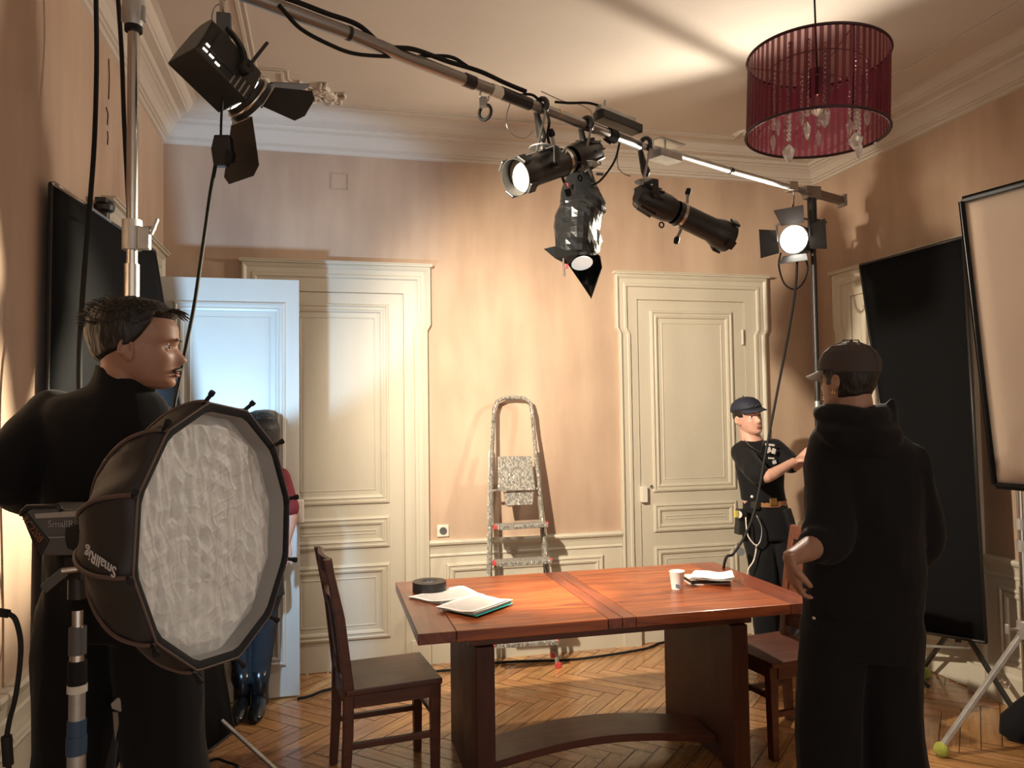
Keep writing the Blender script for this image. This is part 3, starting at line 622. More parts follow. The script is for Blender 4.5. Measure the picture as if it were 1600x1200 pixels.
def ers(lab, hookpx, piv, rear, front, dr_, dp, df, glow=False):
    c = bp(*hookpx); t = thing('theatre_spotlight', lab, 'spotlight', (c.x, c.y, c.z-.4), 'theatre spotlights on the boom')
    sp = hook(t, *hookpx)
    MB().lathe([(.0, .0), (.055, .0), (.056, .003), (0, .004)], sp, n=28).build('washer', M['alu'], t, smooth='auto')
    P_ = at(*piv, dp); R_ = at(*rear, dr_); F_ = at(*front, df); ax = (F_-R_).normalized(); L = (F_-R_).length
    side = ax.cross(V((0, 0, 1))).normalized(); r0 = .072
    foot = [sp+V((0, 0, -.005)), P_]
    # yoke: two arms either side of the body
    top = sp+V((0, 0, -.012))
    mb = MB(); mb.beam(top-side*.083, top+side*.083, .032, .008, up=V((0, 0, 1)))
    mb.build('yoke_bridge', M['black'], t, bevel=.002)
    for s in (-1, 1): MB().beam(top+side*.080*s, V((top.x, top.y, P_.z))+side*.080*s, .032, .007, up=side).build('yoke_arm', M['black'], t, bevel=.002)
    P_ = V((top.x, top.y, P_.z))
    base = P_-ax*(P_-R_).dot(ax)
    def ax_pt(f): return base+ax*(L*f)
    MB().lathe([(0, 0), (.040, .0), (.054, .02), (.062, .06), (.066, .12), (.066, .17), (.062, .19), (.058, .21)], ax_pt(0), ax, 20).build('lamp_housing', M['black'], t, smooth='auto')
    mb = MB()
    for k in range(10):
        a = 2*math.pi*k/10; u = side*math.cos(a)+ax.cross(side)*math.sin(a); mb.beam(ax_pt(0)+u*.058+ax*.025, ax_pt(0)+u*.068+ax*.11, .008, .014, up=u)
    mb.build('cooling_fins', M['black'], t)
    MB().lathe([(.059, L*.40), (.061, L*.80), (.065, L*.83), (.074, L*.88), (.077, L*.97), (.076, L), (.073, L), (.072, L*.93), (.068, L*.88), (.0695, L*.86)], base, ax, 28).build('lens_tube', M['black'], t, smooth='auto')
    MB().lathe([(.0595, L*.44), (.0635, L*.44), (.0635, L*.47), (.0595, L*.47)], base, ax, 28).build('focus_band', M['steel'], t, smooth='auto')
    g = MB()
    for k in range(4):
        a = math.pi/4+k*math.pi/2; u = side*math.cos(a)+ax.cross(side)*math.sin(a); v = ax.cross(u)
        MB().box(base+ax*(L*.965)+u*.083, (.045, .045, .012), Matrix((ax, v, u)).transposed()).build('gel_clip', M['black'], t, bevel=.002)
    MB().lathe([(.0, .0), (.070, -.002), (.070, .008), (.04, .012), (0, .014)], base+ax*(L*.90), ax, 28).build('lens', mat('lens_glass_'+('a' if glow else 'b'), (.42, .40, .36), .10, 0, spec=.8), t, smooth='auto')
    if glow:
        mb = MB()
        for k in range(6): mb.torus(base+ax*(L*.915), ax, .012+.010*k, .0015, 28, 5)
        mb.build('lens_ribs', M['steel'], t, smooth=True)
    for s in (-1, 1):
        MB().cyl(P_+side*s*.060, P_+side*s*.098, .016, n=14).build('pivot_bolt', M['black'], t, smooth='auto')
    kz = ax.cross(side)*(1 if ax.cross(side).z < 0 else -1)
    for s in (-1, 1):
        a_ = base+ax*(L*.5)+kz*.07*s; MB().cyl(a_, a_+kz*.045*s+ax*-.01, .007, n=8).build('focus_knob', M['dsteel'], t)
        MB().lathe([(.012, 0), (.015, .01), (.012, .03), (.006, .034)], a_+kz*.045*s+ax*-.01, kz*s, 10).build('knob_grip', M['blackm'], t, smooth='auto')
    MB().torus(base+ax*(L*.30)+kz*.09, side, .013, .004, 14, 6).build('cable_loop', M['blackm'], t, smooth=True)
    return t, base, ax, L
ers('black theatre spotlight with its lens facing the camera, leftmost of the hanging pair', (846, 167), (846, 300), (884, 287), (757, 332), 3.72, 3.6, 3.32, True)
ers('black theatre spotlight pointing right with its lens turned away', (1008, 227), (1000, 340), (948, 322), (1083, 384), 3.95, 4.05, 4.16)
# lamp wrapped in black foil
c = bp(916, 196); t = thing('foil_wrapped_lamp', 'hanging lamp wrapped in shiny black foil between the two spotlights', 'spotlight', (c.x, c.y, c.z-.7))
sp = hook(t, 916, 196)
MB().lathe([(.0, .0), (.055, .0), (.056, .003), (0, .004)], sp, n=28).build('washer', M['alu'], t, smooth='auto')
M['foil'] = mat('black_foil', (.012, .013, .014), .16, .35, bump=.5, bscale=9, spec=.9)
D0 = 3.74
def foil(secs, name, seed, n=26):
    mb = MB(); S = []
    for (px, py, wpx, dp) in secs: S.append((at(px, py, D0), CR*(wpx*D0/FPX), CF*dp))
    fine = []
    for i in range(len(S)-1):
        for k in range(4):
            f = k/4; fine.append(tuple(S[i][j].lerp(S[i+1][j], f) for j in range(3)))
    fine.append(S[-1]); mb.loft(fine, n)
    for i, v in enumerate(mb.v):
        q = v*9+V((seed, 0, 0)); d = noise.noise(q)*.026+abs(noise.noise(q*2.3))*.014
        c_ = fine[min(i//n, len(fine)-1)][0]; mb.v[i] = v+(v-c_)*(d*9)
    o = mb.build(name, M['foil'], t); return o
foil([(908, 252, 8, .02), (908, 262, 16, .04), (906, 290, 24, .06), (908, 318, 33, .085), (912, 332, 31, .08), (912, 338, 26, .07)], 'foil_top', 2)
foil([(905, 316, 30, .07), (905, 330, 38, .10), (903, 360, 36, .10), (903, 395, 34, .09), (903, 402, 30, .08)], 'foil_body', 5)
A = [at(*p_, d_) for p_, d_ in (((850, 389), 3.66), ((866, 385), 3.6), ((905, 396), 3.60), ((938, 400), 3.66), ((941, 418), 3.72), ((924, 467), 3.74), ((906, 440), 3.70), ((888, 414), 3.64), ((868, 404), 3.62))]
Bk = [at(*p_, d_) for p_, d_ in (((862, 386), 3.78), ((880, 382), 3.84), ((905, 386), 3.88), ((930, 392), 3.86), ((938, 410), 3.84), ((924, 466), 3.745), ((905, 436), 3.80), ((888, 412), 3.82), ((872, 400), 3.80))]
mb = MB(); cA = at(905, 402, 3.60); cB = at(905, 400, 3.9)
mb.add([at(905, 395, 3.84)]+Bk, [(0, 1+i, 1+(i+1) % 9) for i in range(9)])
mb.add(A[3:6]+Bk[3:6], [(0, 1, 4, 3), (1, 2, 5, 4)]); mb.add(A[5:9]+[A[0]]+Bk[5:9]+[Bk[0]], [(0, 1, 6, 5), (1, 2, 7, 6), (2, 3, 8, 7), (3, 4, 9, 8)])
mb.add([A[0], A[1], A[2], A[8], A[7]], [(0, 1, 2, 3), (3, 2, 4)])
o = mb.build('foil_scoop', M['foil'], t); s_ = o.modifiers.new('thick', 'SOLIDIFY'); s_.thickness = .002
MB().lathe([(0, 0), (.045, .0), (.052, .008), (.052, .012), (0, .02)], at(909, 409, 3.70), V((0, -.5, -1)), 24).build('lens', emis('soft_lens_glow', (1, .95, .85), .45), t, smooth='auto')
MB().cyl(at(880, 402, 3.62), at(882, 432, 3.62), .005, n=8).build('clip_chain', M['steel'], t)
MB().box(at(885, 416, 3.60), (.014, .012, .02)).build('clip', M['pinkplastic'], t, bevel=.002)
MB().box(at(886, 290, 3.66), (.012, .01, .022)).build('clip', M['pinkplastic'], t, bevel=.002)
MB().box(at(937, 272, 3.72), (.035, .012, .012)).build('clip', M['blackm'], t, bevel=.002)
# ---------------------------------------------------------------- fresnel with barn doors, upper left
t = thing('fresnel_lamp', 'black barn-door lamp hanging at the upper left with its vents glowing', 'spotlight', at(350, 112, FD))
Fo = at(345, 108, FD); ax = FAX; side = ax.cross(V((0, 0, 1))).normalized(); upv = side.cross(ax).normalized()
def FP(a, s, u): return Fo+ax*a+side*s+upv*u
prof = [(-.085, -.075), (.085, -.075), (.085, -.02), (.062, .062), (.030, .092), (-.030, .092), (-.062, .062), (-.085, -.02)]
mb = MB(); mb.prism([FP(-.115, s, u) for s, u in prof], ax*.21); mb.build('lamp_housing', M['black'], t, bevel=.006)
MB().lathe([(.078, 0), (.078, .025), (.086, .03), (.086, .045), (.072, .045), (.070, .02)], FP(.095, 0, -.005), ax, 32).build('lens_ring', M['black'], t, smooth='auto')
MB().torus(FP(.118, 0, -.005), ax, .082, .006, 40, 8).build('ring_rim', M['steel'], t, smooth=True)
MB().lathe([(.072, 0), (.05, .012), (0, .018)], FP(.115, 0, -.005), ax, 28).build('lens', emis('fresnel_lens_glow', (1, .90, .72), 14), t, smooth='auto')
sd = 1 if (FP(0, .085, 0)-CAM).length < (FP(0, -.085, 0)-CAM).length else -1
mb = MB()
for k in range(4): mb.box(FP(.02+.018*k, sd*.0862, -.052), (.006, .0015, .05), Matrix((ax, side, upv)).transposed())
mb.build('vent_slot', M['dsteel'], t)
mb = MB()
for a_, u_ in ((-.09, -.055), (-.066, -.055), (-.09, -.035), (-.04, -.060)): mb.box(FP(a_, sd*.0862, u_), (.016, .0015, .005), Matrix((ax, side, upv)).transposed())
mb.build('glowing_vent', M['slotglow'], t)
MB().box(FP(-.03, sd*.087, .0), (.11, .003, .085), Matrix((ax, side, upv)).transposed()).build('side_plate', M['black'], t, bevel=.002)
yk = FP(.0, 0, 0)
ytop = at(350, 48, FD)
for s in (-1, 1):
    pv = FP(.03, s*.098, .0); q = spline([pv, pv.lerp(ytop, .35)+side*s*.03, pv.lerp(ytop, .75)+side*s*.03, ytop+side*s*.02], 6)
    MB().tube(q, .010, 4).build('yoke_arm', M['black'], t)
    MB().cyl(FP(.03, s*.085, 0), FP(.03, s*.118, 0), .022, n=18).build('pivot_knob', M['black'], t, smooth='auto')
MB().beam(FP(.03, sd*.118, 0), FP(.05, sd*.125, .09)+V((0, 0, .03)), .018, .010).build('lock_handle', M['black'], t, bevel=.003)
MB().box(at(350, 40, FD), (.045, .035, .075)).build('socket_block', M['grey'], t, bevel=.004)
MB().cyl(at(348, 34, FD), at(345, -60, FD), .009, n=12).build('hanging_rod', M['steel'], t, smooth='auto')
cable('safety_wire', [at(338, 45, FD), at(331, 30, FD), at(335, 12, FD), at(345, 5, FD), at(352, 0, FD), at(356, -12, FD)], .0022, M['dsteel'], t)
Fm = FP(.142, 0, -.005)
def leaf(dirv, tang, w0, w1, l, open_, name='barn_door'):
    a_ = Fm+dirv*.085; o_ = (ax*math.cos(open_)+dirv*math.sin(open_)).normalized()
    q = [a_-tang*w0/2, a_+tang*w0/2, a_+o_*l*.85+tang*w1/2, a_+o_*l+tang*(w1/2-.03), a_+o_*l-tang*(w1/2-.03), a_+o_*l*.85-tang*w1/2]
    MB().prism(q, o_.cross(tang).normalized()*.002).build(name, M['black'], t)
    MB().cyl(a_-tang*.05, a_+tang*.05, .004, n=8).build('hinge', M['steel'], t)
leaf(-upv, side, .12, .20, .20, 1.05); leaf(upv, side, .11, .17, .15, .75); leaf(side*sd, upv, .09, .14, .15, .95); leaf(-side*sd, upv, .09, .14, .15, .95)
# in-line switch below the lamp and its cable down to the floor
sw = thing('inline_switch', 'black in-line plug box dangling below the upper left lamp', 'plug', at(346, 235, FD))
MB().prism([at(334, 210, FD), at(358, 210, FD), at(361, 235, FD), at(352, 258, FD), at(333, 258, FD), at(329, 232, FD)], CF*.035).build('plug_body', M['black'], sw, bevel=.004)
MB().prism([at(352, 232, FD-.01), at(364, 236, FD-.01), at(362, 250, FD-.01), at(350, 256, FD-.01)], CF*.03).build('plug_cap', M['blackm'], sw, bevel=.003)
tag(cable('power_cable', [at(348, 150, FD+.0), at(346, 180, FD), at(345, 212, FD+.01)], .004, M['blackm']), 'short black lead from the upper left lamp to its plug box', 'cable')
tag(cable('power_cable', [at(337, 256, FD+.01), at(329, 300, FD), at(322, 350, FD), at(312, 420, FD), at(303, 480, FD), at(291, 540, FD), at(279, 600, FD), at(270, 648, FD), at(262, 720, FD+.05), at(255, 860, FD+.1)]+[at(232, 1000, 2.5), V((at(232, 1000, 2.5).x, at(232, 1000, 2.5).y, .02))], .0062, M['blackm']), 'long black cable hanging down in front of the open white door', 'cable')
# ---------------------------------------------------------------- lit lamp at the right end
LD = 4.66
t = thing('lit_fresnel_lamp', 'small lamp shining brightly under the right end of the boom', 'spotlight', at(1237, 375, LD))
axl = (V((-.6, 1.6, 2.3))-at(1237, 375, LD)).normalized(); sl = axl.cross(V((0, 0, 1))).normalized(); ul = sl.cross(axl)
Lo = at(1240, 374, LD)
MB().lathe([(0, -.17), (.06, -.17), (.088, -.14), (.092, -.03), (.092, .0), (.084, .0), (.080, -.02)], Lo, axl, 28).build('lamp_housing', M['black'], t, smooth='auto')
MB().lathe([(.080, -.012), (.05, .0), (0, .006)], Lo, axl, 28).build('lens', M['lampglow'], t, smooth='auto')
def ldoor(dv, tg, op, l=.11):
    a_ = Lo+dv*.093; o_ = axl*math.cos(op)+dv*math.sin(op); MB().prism([a_-tg*.07, a_+tg*.07, a_+o_*l+tg*.09, a_+o_*l-tg*.09], o_.cross(tg).normalized()*.002).build('barn_door', M['black'], t)
ldoor(ul, sl, 1.0); ldoor(-ul, sl, .9, .06); ldoor(sl, ul, 1.25); ldoor(-sl, ul, 1.35)
MB().cyl(bp(1240, 300), Lo+ul*.14, .008, n=10).build('hanging_rod', M['steel'], t, smooth='auto')
mb = MB(); mb.tube([Lo+sl*.10, Lo+sl*.10+ul*.10, Lo+ul*.145, Lo-sl*.10+ul*.10, Lo-sl*.10], .007, 6); mb.build('yoke', M['black'], t)
MB().box(bp(1236, 292), (.06, .06, .055)).build('boom_clamp', M['steel'], t, bevel=.004)
MB().cyl(bp(1236, 281), bp(1240, 305), .006, n=8).build('clamp_bolt', M['steel'], t)
tag(cable('power_cable', [at(1250, 392, 4.72), at(1262, 415, 4.72), at(1256, 440, 4.72), at(1241, 452, 4.72), at(1225, 442, 4.72), at(1217, 415, 4.72), at(1220, 395, 4.72)], .0055, M['blackm']), 'black cable loop dangling under the brightly lit lamp', 'cable')
tag(cable('power_cable', [at(1246, 398, 4.68), at(1243, 450, 4.66), at(1232, 520, 4.6), at(1213, 620, 4.5), at(1196, 710, 4.4), at(1181, 790, 4.3), at(1165, 835, 4.22), at(1146, 865, 4.15), at(1132, 880, 4.1), V((2.17, 3.98, .40)), V((2.2, 4.05, .03))], .0075, M['blackm']), 'black cable slanting from the lit lamp down behind the table', 'cable')
# ---------------------------------------------------------------- black stand carrying the right end of the boom
HB = bp(1268, 303); t = thing('tall_light_stand', 'black light stand holding up the right end of the boom', 'stand', (HB.x, HB.y+.0, 0))
MB().cyl((HB.x, HB.y, .25), (HB.x, HB.y, 1.6), .021, n=18).build('lower_tube', M['black'], t, smooth='auto')
MB().cyl((HB.x, HB.y, 1.6), (HB.x, HB.y, HB.z-.12), .0165, n=18).build('upper_tube', M['black'], t, smooth='auto')
MB().cyl((HB.x, HB.y, 1.56), (HB.x, HB.y, 1.66), .027, n=18).build('collar', M['dsteel'], t, smooth='auto')
MB().cyl((HB.x, HB.y, HB.z-.24), (HB.x, HB.y, HB.z-.02), .028, n=14).build('boom_bracket', M['black'], t, smooth='auto')
MB().box(HB+V((0, 0, .005)), (.10, .06, .075)).build('swivel_head', M['dsteel'], t, bevel=.005)
MB().beam(HB+V((.03, 0, -.16)), HB+V((.085, -.02, -.18)), .02, .012).build('wing_knob', M['black'], t, bevel=.003)
for k, a_ in enumerate((200, 320, 80)):
    d = V((math.cos(math.radians(a_)), math.sin(math.radians(a_)), 0)); l_ = .55 if k != 2 else .40
    MB().beam(V((HB.x, HB.y, .55)), V((HB.x, HB.y, .02))+d*l_, .022, .022).build('leg', M['black'], t)
    MB().beam(V((HB.x, HB.y, .26)), V((HB.x, HB.y, .26))+d*l_*.55, .016, .012).build('brace', M['dsteel'], t)
# ---------------------------------------------------------------- silver stand on the left
SX, SY = -.60, 2.66; t = thing('combo_stand', 'tall silver steel stand beside the left wall', 'stand', (SX, SY, 0))
def zat(py): return EYE+(648-py)*(at(208, 300, 2.6)-CAM).length*0+EYE*0+((648-py)/FPX)*((V((SX, SY, 0))-V((0, 0, 0))).dot(V((CF.x, CF.y, 0)))/1.0)
MB().cyl((SX, SY, .3), (SX, SY, 2.10), .0235, n=24).build('lower_tube', M['steel'], t, smooth='auto')
MB().cyl((SX, SY, 2.10), (SX, SY, zat(20)), .0175, n=24).build('upper_tube', M['steel'], t, smooth='auto')
MB().cyl((SX, SY, zat(380)), (SX, SY, zat(333)), .030, n=20).build('lock_collar', M['alu'], t, smooth='auto')
MB().cyl((SX, SY, zat(29)), (SX, SY, zat(20)), .027, n=20).build('rubber_ring', M['blackm'], t, smooth='auto')
MB().lathe([(.026, zat(22)), (.032, zat(10)), (.034, zat(-20)), (.03, zat(-40))], (SX, SY, 0), n=20).build('head', M['alu'], t, smooth='auto')
for s in (-1, 1): MB().cyl(V((SX, SY, zat(12)))+CR*.03*s, V((SX, SY, zat(-12)))+CR*.03*s, .010, n=12).build('head_bolt', M['alu'], t, smooth='auto')
MB().box(V((SX, SY, zat(362)))+CR*.040, (.035, .035, .07)).build('clamp_block', M['alu'], t, bevel=.004)
MB().cyl(V((SX, SY, zat(345)))+CR*.02, V((SX, SY, zat(345)))+CR*.075, .007, n=10).build('knob_shaft', M['steel'], t)
MB().box(V((SX, SY, zat(343)))+CR*.072, (.010, .018, .058), Matrix.Rotation(.35, 3, 'Y')).build('wing_knob', M['alu'], t, bevel=.004)
for a_ in (100, 215, 340):
    d = V((math.cos(math.radians(a_)), math.sin(math.radians(a_)), 0)); l_ = .5 if a_ != 215 else .28
    MB().beam(V((SX, SY, .55)), V((SX, SY, .015))+d*l_, .028, .022).build('leg', M['alu'], t)
tag(cable('power_cable', [onX(150, -8, -.80), onX(151, 100, -.80), onX(147, 230, -.79), onX(137, 360, -.78), onX(128, 480, -.77), onX(124, 620, -.76), V((-.75, 2.75, 1.0)), V((-.75, 2.75, .02))], .0085, M['blackm']), 'thick black cable hanging in front of the left black flag', 'cable')
tag(cable('power_cable', [at(184, -8, 2.75), at(190, 80, 2.75), at(194, 190, 2.75), at(199, 290, 2.75), at(203, 370, 2.75), at(205, 450, 2.76)], .0078, M['blackm']), 'black cable hanging close behind the silver stand', 'cable')
# ---------------------------------------------------------------- flags and frames
def panelthing(name, lab, cat, P, m, th, fr, frm, edge=None, bulge=.0):
    """fabric on a bent wire frame; P = four corners, top-left first"""
    c = sum(P, V((0, 0, 0)))/4; t = thing(name, lab, cat, (c.x, c.y, min(p.z for p in P)))
    n = 14; vs = []; fs = []; nr = (P[1]-P[0]).cross(P[3]-P[0]).normalized()
    for i in range(n+1):
        for j in range(n+1):
            u, v = i/n, j/n; p = (P[0]*(1-u)+P[1]*u)*(1-v)+(P[3]*(1-u)+P[2]*u)*v
            w2 = math.sin(math.pi*u)*math.sin(math.pi*v); vs.append(p+nr*(bulge*w2+.006*noise.noise(p*3)*w2*4))
    for i in range(n):
        for j in range(n): a = i*(n+1)+j; fs.append((a, a+n+1, a+n+2, a+1))
    o = MB().add(vs, fs).build('fabric', m, t, smooth=True); s = o.modifiers.new('thick', 'SOLIDIFY'); s.thickness = th
    for a, b in ((0, 1), (1, 2), (2, 3), (3, 0)): MB().tube([P[a], P[b]], fr, 8).build('frame_rod', frm, t, smooth=True)
    if edge:
        for a, b in ((0, 1), (1, 2), (2, 3), (3, 0)): MB().beam(P[a]+nr*.001, P[b]+nr*.001, .034, .006, up=nr).build('edge_binding', edge, t)
    return t
FLP = [onX(79, 287, -.925), onX(241, 392, -.80), onZ(365, 1143, .08), V((-.925, 2.90, .08))]
fl = panelthing('black_flag', 'large black cloth flag standing along the left wall', 'flag', FLP, M['floppy'], .004, .008, M['black'], bulge=-.02)
MB().tube([onX(84, 286, -.80), onX(172, 346, -.79)], .006, 8).build('support_rod', M['dsteel'], fl, smooth=True)
# stand whose head peeks above the left flag
q = onX(163, 322, -.905); t = thing('light_stand', 'stand with a black swivel head peeking over the left black flag', 'stand', (q.x, q.y, 0))
MB().cyl((q.x, q.y, .02), (q.x, q.y, q.z-.05), .014, n=16).build('pole', M['steel'], t, smooth='auto')
MB().lathe([(.016, -.07), (.02, -.03), (.038, -.02), (.042, .0), (.03, .02), (0, .026)], q, n=20).build('swivel_head', M['black'], t, smooth='auto')
MB().beam(q+V((.0, -.06, .012)), q+V((.0, .07, .03)), .045, .022).build('clamp_bar', M['black'], t, bevel=.005)
for a_ in (75, -75): MB().beam((q.x, q.y, .35), (q.x+.03, q.y+(.35 if a_ > 0 else -.35), .02), .018, .018).build('leg', M['steel'], t)
FRP = [onX(1344, 414, 3.34), onX(1505, 371, 3.34), onX(1541, 1004, 3.34), onX(1425, 985, 3.34)]
FRP[0].x = 3.34
fr_ = panelthing('black_flag', 'tall black cloth flag standing along the right wall', 'flag', FRP, M['floppy'], .004, .009, M['black'], bulge=.015)
DA, DB = at(1504, 314, 3.0), at(1556, 757, 3.0)
DT = onZ(1600, 288, DA.z); dirD = (DT-DA); dirD = dirD.normalized()
DC = DA+dirD*1.2; DE = DB+dirD*1.2
nt = M['cream'].node_tree; trl = nt.nodes.new('ShaderNodeBsdfTranslucent'); trl.inputs[0].default_value = (.95, .86, .76, 1); mxs = nt.nodes.new('ShaderNodeMixShader'); mxs.inputs[0].default_value = .5
nt.links.new(nt.nodes['Principled BSDF'].outputs[0], mxs.inputs[1]); nt.links.new(trl.outputs[0], mxs.inputs[2]); nt.links.new(mxs.outputs[0], nt.nodes['Material Output'].inputs[0])
df = panelthing('diffusion_frame', 'tall cream diffusion frame with black border at the right edge', 'frame', [DA, DC, DE, DB], M['cream'], .003, .010, M['blackm'], edge=M['blackm'])
MB().torus(DB+dirD*.03+V((0, 0, .035)), dirD.cross(V((0, 0, 1))), .009, .0012, 16, 5).build('eyelet', M['dsteel'], df, smooth=True)
# ---------------------------------------------------------------- c-stands at the right
def ball(p, parent):
    mb = MB(); mb.ell(p, .033, n=18, m=14); o = mb.build('tennis_ball', M['tennis'], parent, smooth=True)
    return o
BX = V((3.02, 2.96, 0)); t = thing('century_stand', 'silver tripod stand with a tennis ball foot in the lower right corner', 'stand', BX)
ps = at(1590, 700, 3.55); BX2 = V((ps.x, ps.y, 0)); t.location = BX2; ORG[t.name] = BX2
MB().cyl(BX2+V((0, 0, .30)), BX2+V((0, 0, .78)), .0175, n=20).build('lower_tube', M['steel'], t, smooth='auto')
MB().cyl(BX2+V((0, 0, .78)), BX2+V((0, 0, 1.25)), .0135, n=20).build('upper_tube', M['steel'], t, smooth='auto')
MB().cyl(BX2+V((0, 0, 1.25)), BX2+V((0, 0, 2.0)), .011, n=20).build('top_tube', M['steel'], t, smooth='auto')
for z in (.94, 1.04): MB().cyl(BX2+V((0, 0, z)), BX2+V((0, 0, z+.05)), .021, n=16).build('collar', M['alu'], t, smooth='auto')
hub = BX2+V((0, 0, .585))
MB().cyl(hub+V((0, 0, -.04)), hub+V((0, 0, .035)), .033, n=18).build('hub', M['alu'], t, smooth='auto')
MB().cyl(hub-CR*.03, hub-CR*.075, .006, n=8).build('knob_shaft', M['steel'], t); MB().box(hub-CR*.08, (.012, .02, .045)).build('wing_knob', M['alu'], t, bevel=.003)
ba = onZ(1471, 1171, .033)
legs = [ba, BX2+V((.42, .18, .033)), BX2+V((.22, -.45, .033))]
for k, e in enumerate(legs):
    MB().beam(hub+(e-hub).normalized()*.02+V((0, 0, -.0)), e+V((0, 0, .01)), .028, .020).build('leg', M['alu'], t, bevel=.003)
    ball(e, t)
# second stand behind the right flag
HX = V((3.44, 3.62, 0)); t = thing('century_stand', 'dark stand with tennis ball feet standing behind the right black flag', 'stand', HX)
hub = HX+V((0, 0, .42))
MB().cyl(HX+V((0, 0, .3)), HX+V((0, 0, 2.2)), .016, n=16).build('pole', M['black'], t, smooth='auto')
e1 = V((3.50, 3.965, .033)); e2 = onZ(1600, 1135, .03)
for e in (e1, e2): MB().beam(hub, e, .022, .02).build('leg', M['black'], t, bevel=.002)
MB().beam(onX(1428, 1009, 3.44), onX(1513, 1012, 3.44), .03, .012).build('cross_brace', M['alu'], t, bevel=.002)
ball(e1, t); ball(e1+V((-.03, -.055, 0)), t)
# sandbag
sb = thing('sandbag', 'black sandbag with a silver clip slumped beside the right stand', 'bag', V((3.30, 3.06, 0))); p = V(sb.location)
mb = MB(); mb.loft([(p+V((0, 0, .002)), V((.09, -.03, 0)), V((.02, .06, 0))), (p+V((0, 0, .03)), V((.13, -.04, 0)), V((.03, .085, 0))), (p+V((0, 0, .10)), V((.12, -.04, 0)), V((.03, .08, 0))), (p+V((.01, 0, .16)), V((.08, -.03, 0)), V((.02, .05, 0))), (p+V((.02, 0, .20)), V((.03, -.01, 0)), V((.01, .03, 0)))], 24)
for i, v in enumerate(mb.v): mb.v[i] = v+(v-p).normalized()*noise.noise(v*14)*.018*(1 if v.z > .01 else 0)
mb.build('bag_body', M['cloth'], sb, smooth=True)
MB().torus(at(1573, 1070, 3.45), CF, .014, .003, 16, 6).build('ring', M['steel'], sb, smooth=True)
MB().cyl(at(1562, 1064, 3.45), at(1574, 1072, 3.45), .004, n=8).build('clip', M['steel'], sb)
tag(cable('power_cable', [onZ(770, 1036, .009), onZ(800, 1034, .009), onZ(860, 1032, .009), onZ(900, 1030, .009), onZ(960, 1022, .009), onZ(1010, 1013, .009), onZ(1035, 1004, .009), onZ(1080, 1000, .009), onZ(1140, 1010, .009)], .008, M['blackm']), 'black cable snaking across the floor behind the table', 'cable')
tag(cable('power_cable', [onZ(465, 1092, .009), onZ(485, 1087, .009), onZ(510, 1078, .009), onZ(580, 1063, .009), onZ(680, 1049, .009), onZ(720, 1046, .009), onZ(760, 1040, .009)], .008, M['blackm']), 'black cable on the floor running from the open door towards the table', 'cable')
# ---------------------------------------------------------------- chandelier
CHD = 2.80; cc = at(1276, 150, CHD); ct = thing('pendant_lamp', 'burgundy ribbon drum pendant lamp hanging from the ceiling with crystal drops', 'lamp', (cc.x, cc.y, cc.z-.15))
def shade_mat():
    m = bpy.data.materials.new('burgundy_ribbon'); m.use_nodes = True; nt = m.node_tree; L = nt.links.new; b = nt.nodes['Principled BSDF']; out = nt.nodes['Material Output']
    b.inputs['Base Color'].default_value = (.085, .006, .022, 1); b.inputs['Roughness'].default_value = .45
    tr = nt.nodes.new('ShaderNodeBsdfTranslucent'); tr.inputs[0].default_value = (.16, .022, .045, 1)
    ad = nt.nodes.new('ShaderNodeMixShader'); ad.inputs[0].default_value = .45; L(b.outputs[0], ad.inputs[1]); L(tr.outputs[0], ad.inputs[2])
    tp = nt.nodes.new('ShaderNodeBsdfTransparent'); tp.inputs[0].default_value = (.62, .40, .42, 1)
    tc = nt.nodes.new('ShaderNodeTexCoord'); sp = nt.nodes.new('ShaderNodeSeparateXYZ'); L(tc.outputs['UV'], sp.inputs[0])
    mm = nt.nodes.new('ShaderNodeMath'); mm.operation = 'MULTIPLY'; mm.inputs[1].default_value = 64; L(sp.outputs['X'], mm.inputs[0])
    fr = nt.nodes.new('ShaderNodeMath'); fr.operation = 'FRACT'; L(mm.outputs[0], fr.inputs[0])
    gt = nt.nodes.new('ShaderNodeMapRange'); gt.inputs[1].default_value = .52; gt.inputs[2].default_value = .60; gt.inputs[3].default_value = .12; gt.inputs[4].default_value = .72; L(fr.outputs[0], gt.inputs[0])
    mx = nt.nodes.new('ShaderNodeMixShader'); L(gt.outputs[0], mx.inputs[0]); L(ad.outputs[0], mx.inputs[1]); L(tp.outputs[0], mx.inputs[2]); L(mx.outputs[0], out.inputs[0]); return m
R_, Hh = .245, .285; z0, z1 = cc.z-Hh/2, cc.z+Hh/2
tl = Matrix.Rotation(math.radians(3), 3, 'Y') @ Matrix.Rotation(math.radians(0), 3, 'X')
def CP(a, r, z): return cc+tl @ V((math.cos(a)*r, math.sin(a)*r, z))
n = 128; vs = []; fs = []; uv = []
for k in range(n+1):
    a = 2*math.pi*k/n; vs += [CP(a, R_, -Hh/2), CP(a, R_, Hh/2)]; uv += [(k/n, 0), (k/n, 1)]
fs = [(2*k, 2*k+2, 2*k+3, 2*k+1) for k in range(n)]
o = MB().add(vs, fs).build('shade', shade_mat(), ct, smooth=True); ul = o.data.uv_layers.new(name='UVMap')
for p_ in o.data.polygons:
    for li, vi in zip(p_.loop_indices, p_.vertices): ul.data[li].uv = uv[vi]
M['trimd'] = mat('dark_burgundy_trim', (.03, .004, .010), .5)
for z in (-Hh/2, Hh/2): MB().tube([CP(2*math.pi*k/72, R_+.001, z) for k in range(73)], .0055, 8).build('shade_rim', M['trimd'], ct, smooth=True)
